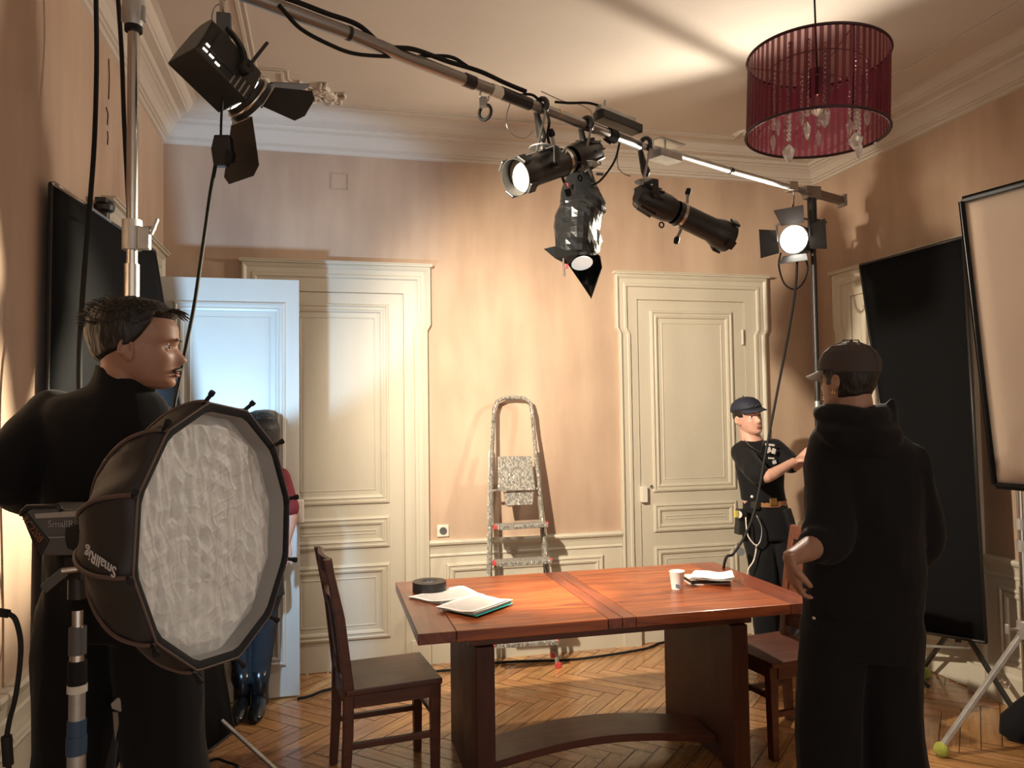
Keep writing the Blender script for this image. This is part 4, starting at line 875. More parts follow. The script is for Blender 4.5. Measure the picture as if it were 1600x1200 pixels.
for rr, zz in ((.17, Hh/2-.05), (.085, Hh/2-.10)):
    MB().tube([CP(2*math.pi*k/48, rr, zz) for k in range(49)], .0025, 6).build('wire_ring', M['dsteel'], ct, smooth=True)
for k in range(3): MB().cyl(CP(.4+k*2.094, R_, Hh/2), CP(.4+k*2.094, .02, Hh/2-.06), .0022, n=6).build('spoke', M['dsteel'], ct)
for k in range(3): MB().cyl(CP(.4+k*2.094, R_-.002, Hh/2), CP(.4+k*2.094, R_-.002, -Hh/2), .002, n=6).build('upright_wire', M['trimd'], ct)
MB().cyl(CP(0, 0, Hh/2-.04), V((cc.x, cc.y, ZC-.02)), .0035, n=8).build('cord', M['blackm'], ct)
MB().lathe([(.0, ZC-.05), (.03, ZC-.045), (.055, ZC-.01), (.055, ZC)], (cc.x, cc.y, 0), n=24).build('ceiling_rose', M['ceil'], ct, smooth='auto')
MB().lathe([(0, .10), (.026, .095), (.034, .06), (.034, .03), (.028, .0)], CP(0, 0, Hh/2-.14), n=20).build('bulb_holder', M['trimd'], ct, smooth='auto')
M['glass'] = mat('crystal', (.95, .93, .90), .04, trans=.7, spec=1.0); M['bulb'] = mat('bulb_glass', (.9, .85, .8), .1, trans=.7)
MB().lathe([(.016, 0), (.028, -.03), (.026, -.06), (0, -.08)], CP(0, 0, Hh/2-.14), n=20).build('bulb', M['bulb'], ct, smooth='auto')
# strings of beads: one string per strand, ending in a faceted drop
strands = [(3.55, .17, .16, .235, .030), (3.9, .15, .16, .16, .018), (4.3, .13, .15, .115, .024), (4.9, .05, .14, .07, .016), (5.15, .16, .15, .22, .018), (5.3, .14, .15, .18, .034), (5.75, .17, .14, .07, .016), (.2, .17, .13, .06, .018), (.9, .15, .15, .08, .014), (2.2, .16, .15, .12, .014), (1.5, .1, .14, .02, .014), (2.9, .14, .15, .10, .014)]
for a, r, top, bot, ds in strands:
    mb = MB(); z = top-.02
    while z > -bot+.02: mb.ell(CP(a, r, z), (.0078, 0, 0), (0, .0078, 0), (0, 0, .0078), 7, 5); z -= .0165
    mb.build('bead_string', M['glass'], ct)
    MB().lathe([(0, .012), (ds*.25, .006), (ds*.75, -.012), (ds*.62, -.03), (ds*.3, -.048), (0, -.056)], CP(a, r, -bot), n=7).build('crystal_drop', M['glass'], ct)
# ---------------------------------------------------------------- softbox, its lamp and stand
SC = at(348, 831, 1.52); tocam = (CAM-SC).normalized(); a53 = math.radians(57)
rperp = (CR-CR.dot(tocam)*tocam).normalized(); SNn = (tocam*math.cos(a53)+rperp*math.sin(a53)+V((0, 0, .02))).normalized()
su = V((0, 0, 1)); su = (su-su.dot(SNn)*SNn).normalized(); sv = su.cross(SNn).normalized()
if sv.dot(CR) < 0: sv = -sv
RS = .262; NS = 12
def SP(a, r, h): return SC+sv*(math.cos(a)*r)+su*(math.sin(a)*r*.985)+SNn*h
bs = thing('softbox', 'large black twelve-sided softbox with a wrinkled white front cloth', 'softbox', SC+V((0, 0, -RS)))
M['softwhite'] = mat('softbox_cloth', (.64, .655, .65), .6, bump=.25, bscale=40)
M['softblack'] = mat('softbox_black_fabric', (.020, .017, .018), .6, bump=.15, bscale=14)
M['piping'] = mat('brown_piping', (.11, .07, .06), .6)
M['print'] = mat('white_print', (.62, .60, .58), .6)
ph0 = math.radians(8)
def poly_r(a, r):   # polygon radius at an angle
    st = 2*math.pi/NS; t = ((a-ph0) % st)-st/2; return r*math.cos(st/2)/math.cos(t)
# outer shell
mb = MB(); rows = [(1.0, 0.0), (1.0, -.030), (.93, -.085), (.80, -.14), (.60, -.20), (.40, -.242), (.27, -.262)]
n = 72; vs = []
for f, h in rows:
    for k in range(n):
        a = 2*math.pi*k/n; rr = poly_r(a, RS)*f if f > .5 else RS*f*(.98)
        sag = 1-.022*math.cos(((a-ph0) % (2*math.pi/NS))/(2*math.pi/NS)*2*math.pi-math.pi)*(1 if -.3 < h < -.02 else 0)
        vs.append(SP(a, rr*sag, h))
fs = [(i*n+k, i*n+(k+1) % n, (i+1)*n+(k+1) % n, (i+1)*n+k) for i in range(len(rows)-1) for k in range(n)]
o = mb.add(vs, fs).build('shell', M['softblack'], bs, smooth='auto'); s_ = o.modifiers.new('thick', 'SOLIDIFY'); s_.thickness = .002
# black front lip, grey inner lip, and the recessed wrinkled cloth
mb = MB(); rows = [(1.0, 0.0), (1.004, .004), (.975, .004), (.940, -.001)]
vs = [SP(2*math.pi*k/n, poly_r(2*math.pi*k/n, RS)*f, h) for f, h in rows for k in range(n)]
fs = [(i*n+k, i*n+(k+1) % n, (i+1)*n+(k+1) % n, (i+1)*n+k) for i in range(len(rows)-1) for k in range(n)]
mb.add(vs, fs).build('front_lip', M['cloth'], bs, smooth='auto')
mb = MB(); rows = [(.942, -.001), (.940, -.034), (.93, -.042)]
vs = [SP(2*math.pi*k/n, poly_r(2*math.pi*k/n, RS)*f, h) for f, h in rows for k in range(n)]
fs = [(i*n+k, i*n+(k+1) % n, (i+1)*n+(k+1) % n, (i+1)*n+k) for i in range(len(rows)-1) for k in range(n)]
mb.add(vs, fs).build('inner_lip', mat('grey_lip_fabric', (.30, .29, .28), .7, bump=.2, bscale=20), bs, smooth='auto')
mb = MB(); NR, NA = 170, 460; vs = []; rk = random.Random(11)
CRK = []
for k in range(9):
    a = (rk.uniform(-.55, .55) if k % 3 else rk.uniform(.9, 2.2)); CRK.append((math.cos(a), math.sin(a), rk.uniform(9, 30), rk.random(), rk.uniform(.02, .06), 1.0 if k % 3 else .4))
for i in range(NR+1):
    for k in range(NA):
        a = 2*math.pi*k/NA; r = poly_r(a, RS)*.941*i/NR; x, y = math.cos(a)*r, math.sin(a)*r
        hh = 0
        for k_ in range(9):
            d_ = CRK[k_]; t_ = x*d_[0]+y*d_[1]+d_[4]*noise.noise((x*6, y*6, k_*3.1)); t_ = (t_*d_[2]+d_[3]) % 1; am = max(0, .35+noise.noise((x*5, y*5, 20+k_)))
            hh += d_[5]*(.10/d_[2]+.0014)*am*abs(2*t_-1)
        hh += .0022*(1-abs(noise.noise((x*30+y*8, y*13-x*5, 2))))**9+.0014*(1-abs(noise.noise((x*22-y*30, y*26, 6))))**9
        edge = min(1, (1-i/NR)*9); vs.append(SP(a, r, -.037+hh*edge+.008*noise.noise((x*6, y*5, 4))*edge))
fs = [(i*NA+k, i*NA+(k+1) % NA, (i+1)*NA+(k+1) % NA, (i+1)*NA+k) for i in range(NR) for k in range(NA)]
mb.add(vs, fs).build('front_cloth', M['softwhite'], bs, smooth=True)
for k in range(NS):
    a = ph0+2*math.pi*(k)/NS
    pts = [SP(a, RS*.27, -.262), SP(a, RS*.42, -.242), SP(a, RS*.63, -.197), SP(a, RS*.83, -.137), SP(a, RS*.955, -.083), SP(a, RS*1.012, -.03), SP(a, RS*1.012, .002)]
    rb = MB().tube(spline(pts, 5), .0042, 6).build('rib', M['piping'], bs, smooth=True)
    MB().cyl(SP(a, RS*.985, -.012), SP(a, RS*1.07, .012), .0042, n=8).build('rod_tip', M['blackm'], rb)
    MB().cyl(SP(a, RS*1.06, .009), SP(a, RS*1.085, .015), .006, n=8).build('tip_cap', M['blackm'], rb)
MB().tube([SP(2*math.pi*k/96, RS*.275, -.264) for k in range(97)], .005, 8).build('mount_ring', M['black'], bs, smooth=True)
MB().tube([SP(2*math.pi*k/96, poly_r(2*math.pi*k/96, RS)*1.003, .003) for k in range(97)], .0022, 6).build('rim_piping', M['piping'], bs, smooth=True)
# lettering on the side panel, upside down as in the photo
def shellpt(px, py):
    # nearest shell point along the view ray, by walking the ray against the profile
    d = ray(px, py).normalized(); best = None
    prof = [(1.0, -.030), (.93, -.085), (.80, -.14), (.60, -.20), (.40, -.242)]
    for i in range(900):
        p = CAM+d*(.9+i*.0012); r = p-SC; h = r.dot(SNn); rr = math.hypot(r.dot(sv), r.dot(su)/.985)
        for (f0, h0), (f1, h1) in zip(prof, prof[1:]):
            if h1 <= h <= h0:
                f = f0+(f1-f0)*(h-h0)/(h1-h0)
                if rr <= RS*f: return p
    return at(px, py, 1.6)
w0, w1 = shellpt(178, 888), shellpt(146, 866); wd = shellpt(160, 894)
ctr = (w0+w1)/2; xd = (w1-w0).normalized(); yv = (wd-ctr); yv = (yv-yv.dot(xd)*xd).normalized(); nn = xd.cross(yv)
if nn.dot(CAM-ctr) < 0: nn = -nn
text('lettering', 'SmallRig', .028, M['print'], bs, ctr+nn*.006, xd, xd.cross(-nn) if (nn.cross(xd)).dot(yv) < 0 else nn.cross(xd))
# lamp body
LDp = 1.74; lm = thing('studio_lamp', 'black box-shaped studio lamp behind the softbox', 'lamp', at(90, 868, LDp))
def LPp(px, py, d=0): return at(px, py, LDp+d)
off = (CF*.115)
MB().prism([LPp(*p_) for p_ in ((40, 800), (50, 796), (128, 796), (134, 806), (134, 868), (67, 868), (64, 862))], off).build('lamp_body', M['grey'], lm, bevel=.004)
MB().prism([LPp(*p_, -.001) for p_ in ((54, 803), (124, 798), (124, 807), (56, 810))], off*.02).build('top_strip', mat('silver_grey_plate', (.42, .39, .35), .4), lm)
fr0 = [LPp(42, 790, .01), LPp(92, 790, .01), LPp(97, 797, .01)]
MB().tube([LPp(34, 806, .0), LPp(36, 799, .0), LPp(43, 792, .0), LPp(90, 791, .0), LPp(97, 798, .0)], .006, 8).build('carry_handle', M['black'], lm, smooth=True)
MB().prism([LPp(*p_, -.004) for p_ in ((33, 806), (40, 800), (76, 845), (64, 868), (56, 862))], off*1.03).build('end_frame', M['black'], lm, bevel=.003)
MB().prism([LPp(*p_, -.003) for p_ in ((75, 839), (110, 838), (110, 840), (77, 841))], off*.02).build('trim_line', mat('pale_line', (.30, .30, .29), .5), lm)
MB().cyl(LPp(134, 832, .055), LPp(134, 832, .055)+SNn*.03, .062, n=32).build('mount', M['black'], lm, smooth='auto')
text('lettering', 'SmallRig', .022, mat('grey_print', (.35, .35, .35), .6), lm, LPp(100, 819, -.0025), CR, -CD)
e0, e1 = LPp(40, 812, -.0065), LPp(62, 842, -.0065)
text('lettering', 'RC220B', .020, mat('dull_orange_print', (.30, .12, .06), .6), lm, (e0+e1)/2, (e1-e0), CF.cross(e1-e0)*-1 if CF.cross(e1-e0).z < 0 else CF.cross(e1-e0))
MB().beam(LPp(67, 921, -.01), LPp(101, 893, -.01), .004, .022, up=-CD).build('tilt_lever', mat('grey_lever', (.10, .105, .10), .45), lm, bevel=.003)
MB().cyl(LPp(97, 892, -.02), LPp(122, 889, -.01), .008, n=12).build('lever_shaft', M['steel'], lm, smooth='auto')
MB().beam(LPp(122, 866, .05), LPp(122, 905, .05), .04, .045, up=CR).build('yoke', M['black'], lm, bevel=.005)
MB().cyl(LPp(122, 900, .05), LPp(122, 934, .05), .022, n=16).build('spigot_socket', M['black'], lm, smooth='auto')
st0 = at(122, 934, 1.79); SXx, SYy = st0.x, st0.y
def zst(py): return EYE-((py-637)/FPX)*1.79
t = thing('light_stand', 'telescopic silver light stand with blue tape carrying the softbox lamp', 'stand', (SXx, SYy, 0))
MB().cyl((SXx, SYy, zst(965)), (SXx, SYy, zst(932)), .0125, n=18).build('top_tube', M['steel'], t, smooth='auto')
for a_, b_, r, m_, nm in ((1000, 958, .019, M['grey'], 'lock_collar'), (1012, 998, .017, M['steel'], 'tube'), (1050, 1010, .0205, M['blackm'], 'tape_wrap'), (1058, 1046, .0215, M['offwhite'], 'lock_ring'), (1105, 1056, .0175, M['alu'], 'tube'), (1128, 1100, .0205, M['bluetape'], 'tape_wrap'), (1152, 1124, .0225, M['bluetape'], 'tape_wrap'), (1330, 1150, .020, M['alu'], 'lower_tube')):
    MB().cyl((SXx, SYy, zst(a_)), (SXx, SYy, zst(b_)), r, n=20).build(nm, m_, t, smooth='auto')
for a_ in (20, 150, 265):
    d = V((math.cos(math.radians(a_)), math.sin(math.radians(a_)), 0)); l_ = .28
    MB().beam(V((SXx, SYy, .60)), V((SXx, SYy, .015))+d*l_, .022, .016).build('leg', M['alu'], t)
def gnd_(v): return V((v.x, v.y, 0))
# small clamp stand between
q = at(200, 1110, 1.93); t = thing('light_stand', 'short stand with a silver spiked clamp in front of the tall man in black', 'stand', (q.x, q.y, 0))
MB().cyl((q.x-.008, q.y, .02), (q.x-.008, q.y, q.z), .006, n=10).build('pole', M['steel'], t, smooth='auto')
MB().cyl((q.x+.018, q.y, .02), (q.x+.018, q.y, q.z+.02), .006, n=10).build('pole', M['gold'], t, smooth='auto')
MB().prism([at(*p_, 1.91) for p_ in ((172, 1100), (183, 1090), (202, 1098), (203, 1110), (187, 1113), (174, 1108))], CF*.03).build('clamp_plate', M['alu'], t, bevel=.003)
MB().prism([at(*p_, 1.92) for p_ in ((176, 1112), (190, 1114), (184, 1140), (180, 1158), (178, 1140))], CF*.008).build('clamp_jaw', M['dsteel'], t)
MB().lathe([(.005, 0), (.007, .03), (.006, .06), (.001, .075)], at(188, 1084, 1.92), n=10).build('spike', M['steel'], t, smooth='auto')
for a_ in (-20, 160): MB().beam((q.x, q.y, .25), (q.x+.25*math.cos(math.radians(a_)), q.y+.25*math.sin(math.radians(a_)), .02), .014, .014).build('leg', M['steel'], t)
# silver leg of the stand that holds the left flag
q = onZ(358, 1195, 0); LS = V((-.62, 3.62, 0)); t = thing('light_stand', 'low stand behind the left black flag with one silver leg reaching onto the parquet', 'stand', LS)
tip = onZ(437, 1208, .02); lst = onZ(362, 1140, .14); LS = gnd_(lst+(lst-tip)*.6); t.location = LS; ORG[t.name] = LS
MB().cyl(LS+V((0, 0, .02)), LS+V((0, 0, .7)), .014, n=14).build('pole', M['black'], t, smooth='auto')
MB().beam(lst+(lst-tip)*.55, tip, .018, .012).build('leg', M['alu'], t, bevel=.002); MB().beam(LS+V((0, 0, .36)), LS+V((-.15, .42, .02)), .022, .016).build('leg', M['alu'], t)
tag(cable('power_cable', [onZ(322, 1192, .012), onZ(338, 1186, .02), onZ(352, 1190, .015), onZ(372, 1198, .01), onZ(350, 1205, .012), onZ(326, 1203, .02), onZ(318, 1196, .02)], .006, M['blackm']), 'small coil of black cable on the floor by the silver stand leg', 'cable')
t = thing('power_cable', 'black cable with a plug curving down at the lower left edge', 'cable', at(14, 1200, 1.15))
MB().tube(spline([at(12, 958, 1.15), at(24, 968, 1.15), at(32, 1000, 1.15), at(31, 1040, 1.15), at(24, 1090, 1.15), at(14, 1130, 1.15), at(10, 1165, 1.15), at(14, 1215, 1.15), at(10, 1400, 1.17), V((-.72, 1.15, .01))], 8), .0038, 8).build('cord', M['blackm'], t, smooth=True)
MB().cyl(at(-14, 955, 1.15), at(13, 959, 1.15), .0065, n=12).build('plug', M['blackm'], t, smooth='auto')
MB().cyl(at(10, 1150, 1.15), at(13, 1195, 1.15), .0075, n=12).build('connector', M['blackm'], t, smooth='auto')
# ---------------------------------------------------------------- people
TAB = [(-.120, .064, .020, .012), (-.113, .080, -.005, .030), (-.097, .088, -.030, .045), (-.075, .089, -.062, .055), (-.050, .090, -.080, .063), (-.020, .088, -.092, .070),
       (.0, .085, -.098, .073), (.022, .093, -.102, .076), (.060, .090, -.102, .077), (.090, .073, -.088, .067), (.110, .046, -.062, .048), (.122, .004, -.026, .014)]
def tabz(z):
    z = max(TAB[0][0], min(TAB[-1][0], z))
    for a, b in zip(TAB, TAB[1:]):
        if a[0] <= z <= b[0]:
            f = (z-a[0])/(b[0]-a[0]); return [a[i]+(b[i]-a[i])*f for i in (1, 2, 3)]
def g(x, s): return math.exp(-(x/s)**2)
class Head:
    def __init__(s, c, f, up=V((0, 0, 1)), sc_=(1, 1, 1)):
        s.c = V(c); s.f = V(f).normalized(); u = V(up); s.u = (u-u.dot(s.f)*s.f).normalized(); s.s = s.u.cross(s.f); s.sc = sc_
    def P(s, x, y, z): return s.c+s.f*x*s.sc[0]+s.s*y*s.sc[1]+s.u*z*s.sc[2]
    def surf(s, mb, off=None, n=64, m=46):
        rows = []; zlo, zhi = TAB[0][0], TAB[-1][0]
        for i in range(m+1):
            z = (zlo+zhi)/2-(zhi-zlo)/2*math.cos(math.pi*i/m); xf, xb, w_ = tabz(z); cx, rx = (xf+xb)/2, (xf-xb)/2; row = []
            for k in range(n):
                th = 2*math.pi*k/n; c_, s_ = math.cos(th), math.sin(th)
                x = cx+rx*math.copysign(abs(c_)**.92, c_); y = w_*math.copysign(abs(s_)**.92, s_); d = 0
                if c_ > .1:
                    zz = z; na = 0
                    if -.056 < zz < .016:
                        na = .029*min(1, (.016-zz)/.052)**1.2 if zz > -.036 else .029*max(0, (zz+.056)/.020)**.7
                    sg = .008+.007*min(1, max(0, (.016-zz)/.06)); d += na*g(y, sg)
                    d += -.011*g(abs(y)-.031, .014)*g(zz, .011)+.0045*g(abs(y)-.028, .02)*g(zz-.019, .007)
                    d += .005*g(y, .020)*g(zz+.069, .005)+.005*g(y, .018)*g(zz+.081, .005)-.004*g(y, .022)*g(zz+.075, .0022)-.003*g(y, .02)*g(zz+.090, .004)
                    d += .006*g(y, .018)*g(zz+.105, .010)+.004*g(abs(y)-.045, .014)*g(zz+.03, .014)
                o_ = off(th, z, x, y) if off else 0
                nx, ny, nz_ = c_, s_*1.0, (max(0, z)/.122)**2*1.2
                l_ = math.sqrt(nx*nx+ny*ny+nz_*nz_)
                row.append(s.P(x+d+nx/l_*o_, y+ny/l_*o_, z+nz_/l_*o_))
            rows.append(row)
        vs = [p for r in rows for p in r]; fs = [(i*n+k, i*n+(k+1) % n, (i+1)*n+(k+1) % n, (i+1)*n+k) for i in range(m) for k in range(n)]
        fs += [tuple(range(n-1, -1, -1)), tuple(m*n+k for k in range(n))]; mb.add(vs, fs)
    def ears(s, mb):
        for sd_ in (-1, 1):
            mb.ell(s.P(-.008, sd_*.076, -.018), s.f*.015-s.u*.003, s.s*.007*sd_+s.f*-.003, s.u*.029-s.f*.006, 10, 8)
            pts = [s.P(-.010+.015*math.cos(a), sd_*(.081+.004*math.sin(a*.5)), -.016+.028*math.sin(a)) for a in [math.radians(x) for x in range(-60, 240, 25)]]
            mb.tube(pts, .0042, 6)
    def face(s, parent, iris=(.05, .03, .02), skinm=None, brow=True):
        for sd_ in (-1, 1):
            xf = tabz(0)[0]
            lid = M['skind'] if skinm is None else skinm
            for uz, ro in ((.0070, .0116), (-.0088, .0114)): MB().ell(s.P(xf-.0185, sd_*.031, uz), ro, n=16, m=12).build('eyelid', lid, parent, smooth=True)
            e = MB().ell(s.P(xf-.0185, sd_*.031, .0), .0115, n=16, m=12).build('eye', M['eyew'], parent, smooth=True)
            MB().ell(s.P(xf-.0088, sd_*.0315, -.0004), s.f*.0030, s.s*.0056, s.u*.0056, 12, 8).build('iris', M['iris'], e, smooth=True)
            if brow:
                pts = [s.P(tabz(.02)[0]+.002-.35*(q*q), sd_*(.012+q), .019+.004*math.sin(q*70)) for q in (0, .010, .020, .030, .036)]
                MB().tube(pts, [.0015, .003, .003, .0025, .001], 6).build('eyebrow', M['hair'], parent, smooth=True)
        pts = [s.P(tabz(-.075)[0]+.0055-4.5*q*q, q, -.0745) for q in (-.022, -.015, -.007, 0, .007, .015, .022)]
        mb = MB(); mb.tube([p+s.u*.0042 for p in pts], [.001, .0028, .0036, .003, .0036, .0028, .001], 8); mb.tube([p-s.u*.004 for p in pts], [.001, .003, .0042, .0045, .0042, .003, .001], 8)
        mb.build('lips', M['lips'], parent, smooth=True)
M['eyew'] = mat('eye_white', (.7, .68, .65), .15); M['iris'] = mat('iris_dark', (.03, .018, .012), .1); M['lips'] = mat('lips', (.36, .13, .11), .45)
M['skin3'] = mat('fair_skin', (.60, .34, .26), .5, noise_amt=.1, nscale=25)
def hand(mb, wr, d, pn, ts, curl=.35, s=1.0):
    """wr wrist, d finger direction, pn palm normal (fingers curl towards it), ts thumb side"""
    wr = V(wr); d = V(d).normalized(); pn = V(pn); pn = (pn-pn.dot(d)*d).normalized(); t_ = d.cross(pn)
    if t_.dot(V(ts)) < 0: t_ = -t_
    mb.loft([(wr-d*.02*s, t_*.024*s, pn*.018*s), (wr, t_*.026*s, pn*.017*s), (wr+d*.03*s, t_*.036*s, pn*.016*s), (wr+d*.07*s, t_*.041*s, pn*.014*s), (wr+d*.088*s, t_*.038*s, pn*.010*s)], 14)
    for k, (o_, L, r) in enumerate(((.030, .072, .0088), (.010, .080, .0090), (-.011, .074, .0086), (-.030, .058, .0078))):
        p = wr+d*(.082-.004*abs(k-1))*s+t_*o_*s; a = curl*(.5+.12*k); pts = [p-d*.02*s, p]; dd = d
        for seg in (.45, .31, .24):
            dd = (d*math.cos(a)+pn*math.sin(a)+t_*.06*(1.5-k)).normalized(); p = p+dd*L*seg*s; pts.append(p); a += curl*1.1
        mb.tube(pts, [r*s, r*s, r*.95*s, r*.88*s, r*.7*s], 8)
    p = wr+d*.022*s+t_*.026*s; pts = [p-t_*.012*s, p+t_*.012*s+d*.012*s, p+t_*.030*s+d*.036*s+pn*.012*s, p+t_*.036*s+d*.060*s+pn*.024*s]
    mb.tube(pts, [.014*s, .0125*s, .0105*s, .008*s], 8)
def limb(mb, pts, rs, n=14):
    """smooth tapering tube through joints"""
    P_ = spline(pts, 5); R_ = []; m = len(pts)
    for i in range(len(P_)):
        f = i/5; k = min(int(f), m-2); t_ = f-k; t_ = t_*t_*(3-2*t_) if t_ <= 1 else 1; R_.append(rs[k]*(1-t_)+rs[k+1]*t_)
    mb.tube(P_, R_, n); mb.ell(pts[0], rs[0]*.98, n=12, m=8); mb.ell(pts[-1], rs[-1]*.98, n=12, m=8)
def torso(mb, secs, right, fw, n=24, ex=0.):
    S = []
    for c, hw, hd in secs: S.append((V(c), right*(hw+ex), fw*(hd+ex)))
    fine = []
    for i in range(len(S)-1):
        for k in range(4):
            t_ = k/4; tt = t_; fine.append(tuple(S[i][j].lerp(S[i+1][j], tt) for j in range(3)))
    fine.append(S[-1]); mb.loft(fine, n)
def folds(mb, amp, fr, sd=0, st=(1, 1, .5)):
    c = sum(mb.v, V((0, 0, 0)))/len(mb.v)
    for i, v in enumerate(mb.v):
        q = V((v.x*st[0], v.y*st[1], v.z*st[2]))*fr+V((sd, 0, 0)); mb.v[i] = v+V((v.x-c.x, v.y-c.y, 0)).normalized()*((1-abs(noise.noise(q)))**3-.4)*amp
def shoe(mb, heel, d, s=1.0, h=.09):
    d = V(d).normalized(); u = V((0, 0, 1)); w_ = d.cross(u); h0 = V(heel)
    mb.loft([(h0+u*.045*s-d*.035*s, w_*.028*s, u*.040*s), (h0+u*.048*s, w_*.036*s, u*.046*s), (h0+d*.07*s+u*.046*s, w_*.040*s, u*.044*s), (h0+d*.14*s+u*.034*s, w_*.044*s, u*.032*s), (h0+d*.20*s+u*.025*s, w_*.036*s, u*.023*s), (h0+d*.225*s+u*.020*s, w_*.018*s, u*.014*s)], 16)
    mb.loft([(h0+u*.03*s, w_*.034*s, d*.042*s), (h0+u*h*s, w_*.037*s, d*.045*s)], 14)
MS = (1, 1, .5)
# ======== tall man in black turtleneck, left
D1 = 2.02
pr = thing('person', 'tall man in a black turtleneck seen from behind, face in profile, behind the softbox', 'person', (at(185, 900, D1).x, at(185, 900, D1).y, 0))
f1 = (CR*.965+CF*.26).normalized(); hd = Head(at(215, 541, D1), f1+V((0, 0, -.04)), V((0, 0, 1))+CR*.05, (1.08, 1.05, .93))
A = lambda px, py, d=D1: at(px, py, d)
gnd = lambda v, z=0: V((v.x, v.y, z))
hipL, hipR = A(128, 925), A(240, 925); kneL, kneR = gnd(A(112, 1100, D1), .52), gnd(A(268, 1100, D1-.03), .52); ankL, ankR = gnd(A(104, 1100, D1), .09), gnd(A(280, 1100, D1-.02), .09)
shL, shR = A(72, 648, D1-.02), A(252, 676, D1+.10); elL, elR = A(12, 742, D1-.10), A(300, 800, D1+.20); wrL, wrR = A(92, 800, D1+.14), A(250, 850, D1+.38)
mb = MB(); hd.surf(mb); hd.ears(mb)
mb.loft([(hd.P(-.020, 0, -.035), hd.f*.060, hd.s*.052), (hd.P(-.028, 0, -.08), hd.f*.058, hd.s*.055), (A(188, 612), hd.f*.060, hd.s*.062), (A(178, 645), hd.f*.07, hd.s*.075)], 20)
torso(mb, [(A(180, 650), .09, .06), (A(168, 680), .155, .085), (A(172, 760), .15, .095), (A(178, 850), .14, .09), (A(182, 930), .15, .095)], CR, CF)
limb(mb, [shL, elL, wrL], [.045, .036, .024]); limb(mb, [shR, elR, wrR], [.045, .036, .024])
hand(mb, wrL, (wrL-elL)+V((0, 0, -.02)), -CF+CR*.2, V((0, 0, 1)), .4); hand(mb, wrR, (wrR-elR), -CF, V((0, 0, 1)), .4)
limb(mb, [hipL, kneL, ankL], [.075, .05, .035]); limb(mb, [hipR, kneR, ankR], [.075, .05, .035])
body = mb.build('body', M['skind'], pr, remesh=.0042, sm_it=2)
hd.face(pr)
# moustache
mb = MB()
for sd_ in (-1, 1): mb.tube([hd.P(tabz(-.062)[0]+.010-.30*q*1.2, sd_*q, -.061-.25*q) for q in (0, .008, .016, .024, .03)], [.0055, .006, .0055, .0045, .002], 6)
mb.build('moustache', M['hair'], pr, smooth=True)
def hair1(th, z, x, y):
    c_ = math.cos(th); line = .074 if c_ > .55 else (.074-(.55-c_)*.17 if c_ > .05 else (-.012-( -c_)*.045 if c_ < 0 else -.011))
    k_ = max(0, min(1, (z-line)/.012)); thick = .010+.010*max(0, z/.12)+.004*max(0, -c_)*max(0, 1-abs(z-.03)/.07)
    return -.012+(thick+.012)*k_+k_*(.005*noise.noise((x*30, y*30, z*12))+.0022*noise.noise((x*150, y*150, z*30)))
mb = MB(); hd.surf(mb, hair1, 150, 110); mb.build('hair', M['hair'], pr, smooth=True)
mb = MB(); rnd = random.Random(5)
for k in range(34):
    a = rnd.uniform(-.9, .9); q = hd.P(.055+.02*rnd.random(), .05*a, .098-.012*a*a); mb.tube(spline([q, q+hd.f*.018+hd.u*.012, q+hd.f*.040+hd.u*(.004-.012*rnd.random())+hd.s*.01*a], 3), [.0014]*6+[.0006], 4)
for k in range(320):
    th = rnd.uniform(1.2, 2*math.pi-1.2); z = rnd.uniform(.035, .116); xf, xb, w_ = tabz(z); c_, s_ = math.cos(th), math.sin(th); x = (xf+xb)/2+(xf-xb)/2*c_; y = w_*s_
    q = hd.P(x*1.1, y*1.1, z+.008); o_ = (hd.f*c_+hd.s*s_+hd.u*(z/.1)).normalized(); e_ = q+o_*.018+hd.s*rnd.uniform(-.01, .01)-hd.f*.010; mb.tube([q, q+o_*.012, e_], [.0014, .0012, .0005], 4)
mb.build('stray_hair', M['hair'], pr, smooth=True)['kind'] = 'stuff'
mb = MB()
mb.loft([(A(196, 592)+V((0, 0, .012)), hd.f*.070+V((0, 0, -.022)), hd.s*.064), (A(190, 612), hd.f*.073+V((0, 0, -.018)), hd.s*.069), (A(184, 630), hd.f*.085, hd.s*.085)], 26)
mb.loft([(A(194, 604), hd.f*.077+V((0, 0, -.02)), hd.s*.073), (A(190, 616), hd.f*.078+V((0, 0, -.02)), hd.s*.075)], 26)
torso(mb, [(A(188, 600), .070, .066), (A(180, 612), .105, .08), (A(166, 624), .150, .095), (A(159, 646), .178, .108), (A(160, 684), .186, .118), (A(168, 740), .176, .122), (A(174, 800), .168, .12), (A(178, 860), .166, .12), (A(182, 920), .172, .12)], CR, CF)
limb(mb, [A(84, 650), elL, wrL], [.072, .062, .042], 18); limb(mb, [A(238, 668, D1+.06), elR, wrR], [.072, .056, .042], 18)
folds(mb, .010, 9, 2); mb.build('turtleneck', M['cloth'], pr, remesh=.008, sm_it=3)
mb = MB(); torso(mb, [(A(180, 890), .172, .125), (A(184, 930), .185, .13), (A(184, 985), .19, .125)], CR, CF)
limb(mb, [A(130, 950), kneL, gnd(ankL, .06)], [.112, .098, .090], 18); limb(mb, [A(240, 950), kneR, gnd(ankR, .06)], [.112, .102, .095], 18)
folds(mb, .016, 7, 4); mb.build('trousers', M['cloth'], pr, remesh=.010, sm_it=3)
for a_ in (ankL, ankR): mb = MB(); shoe(mb, gnd(a_)-CF*.03, V((CF.x, CF.y, 0))); mb.build('shoe', M['boot'], pr, smooth=True)
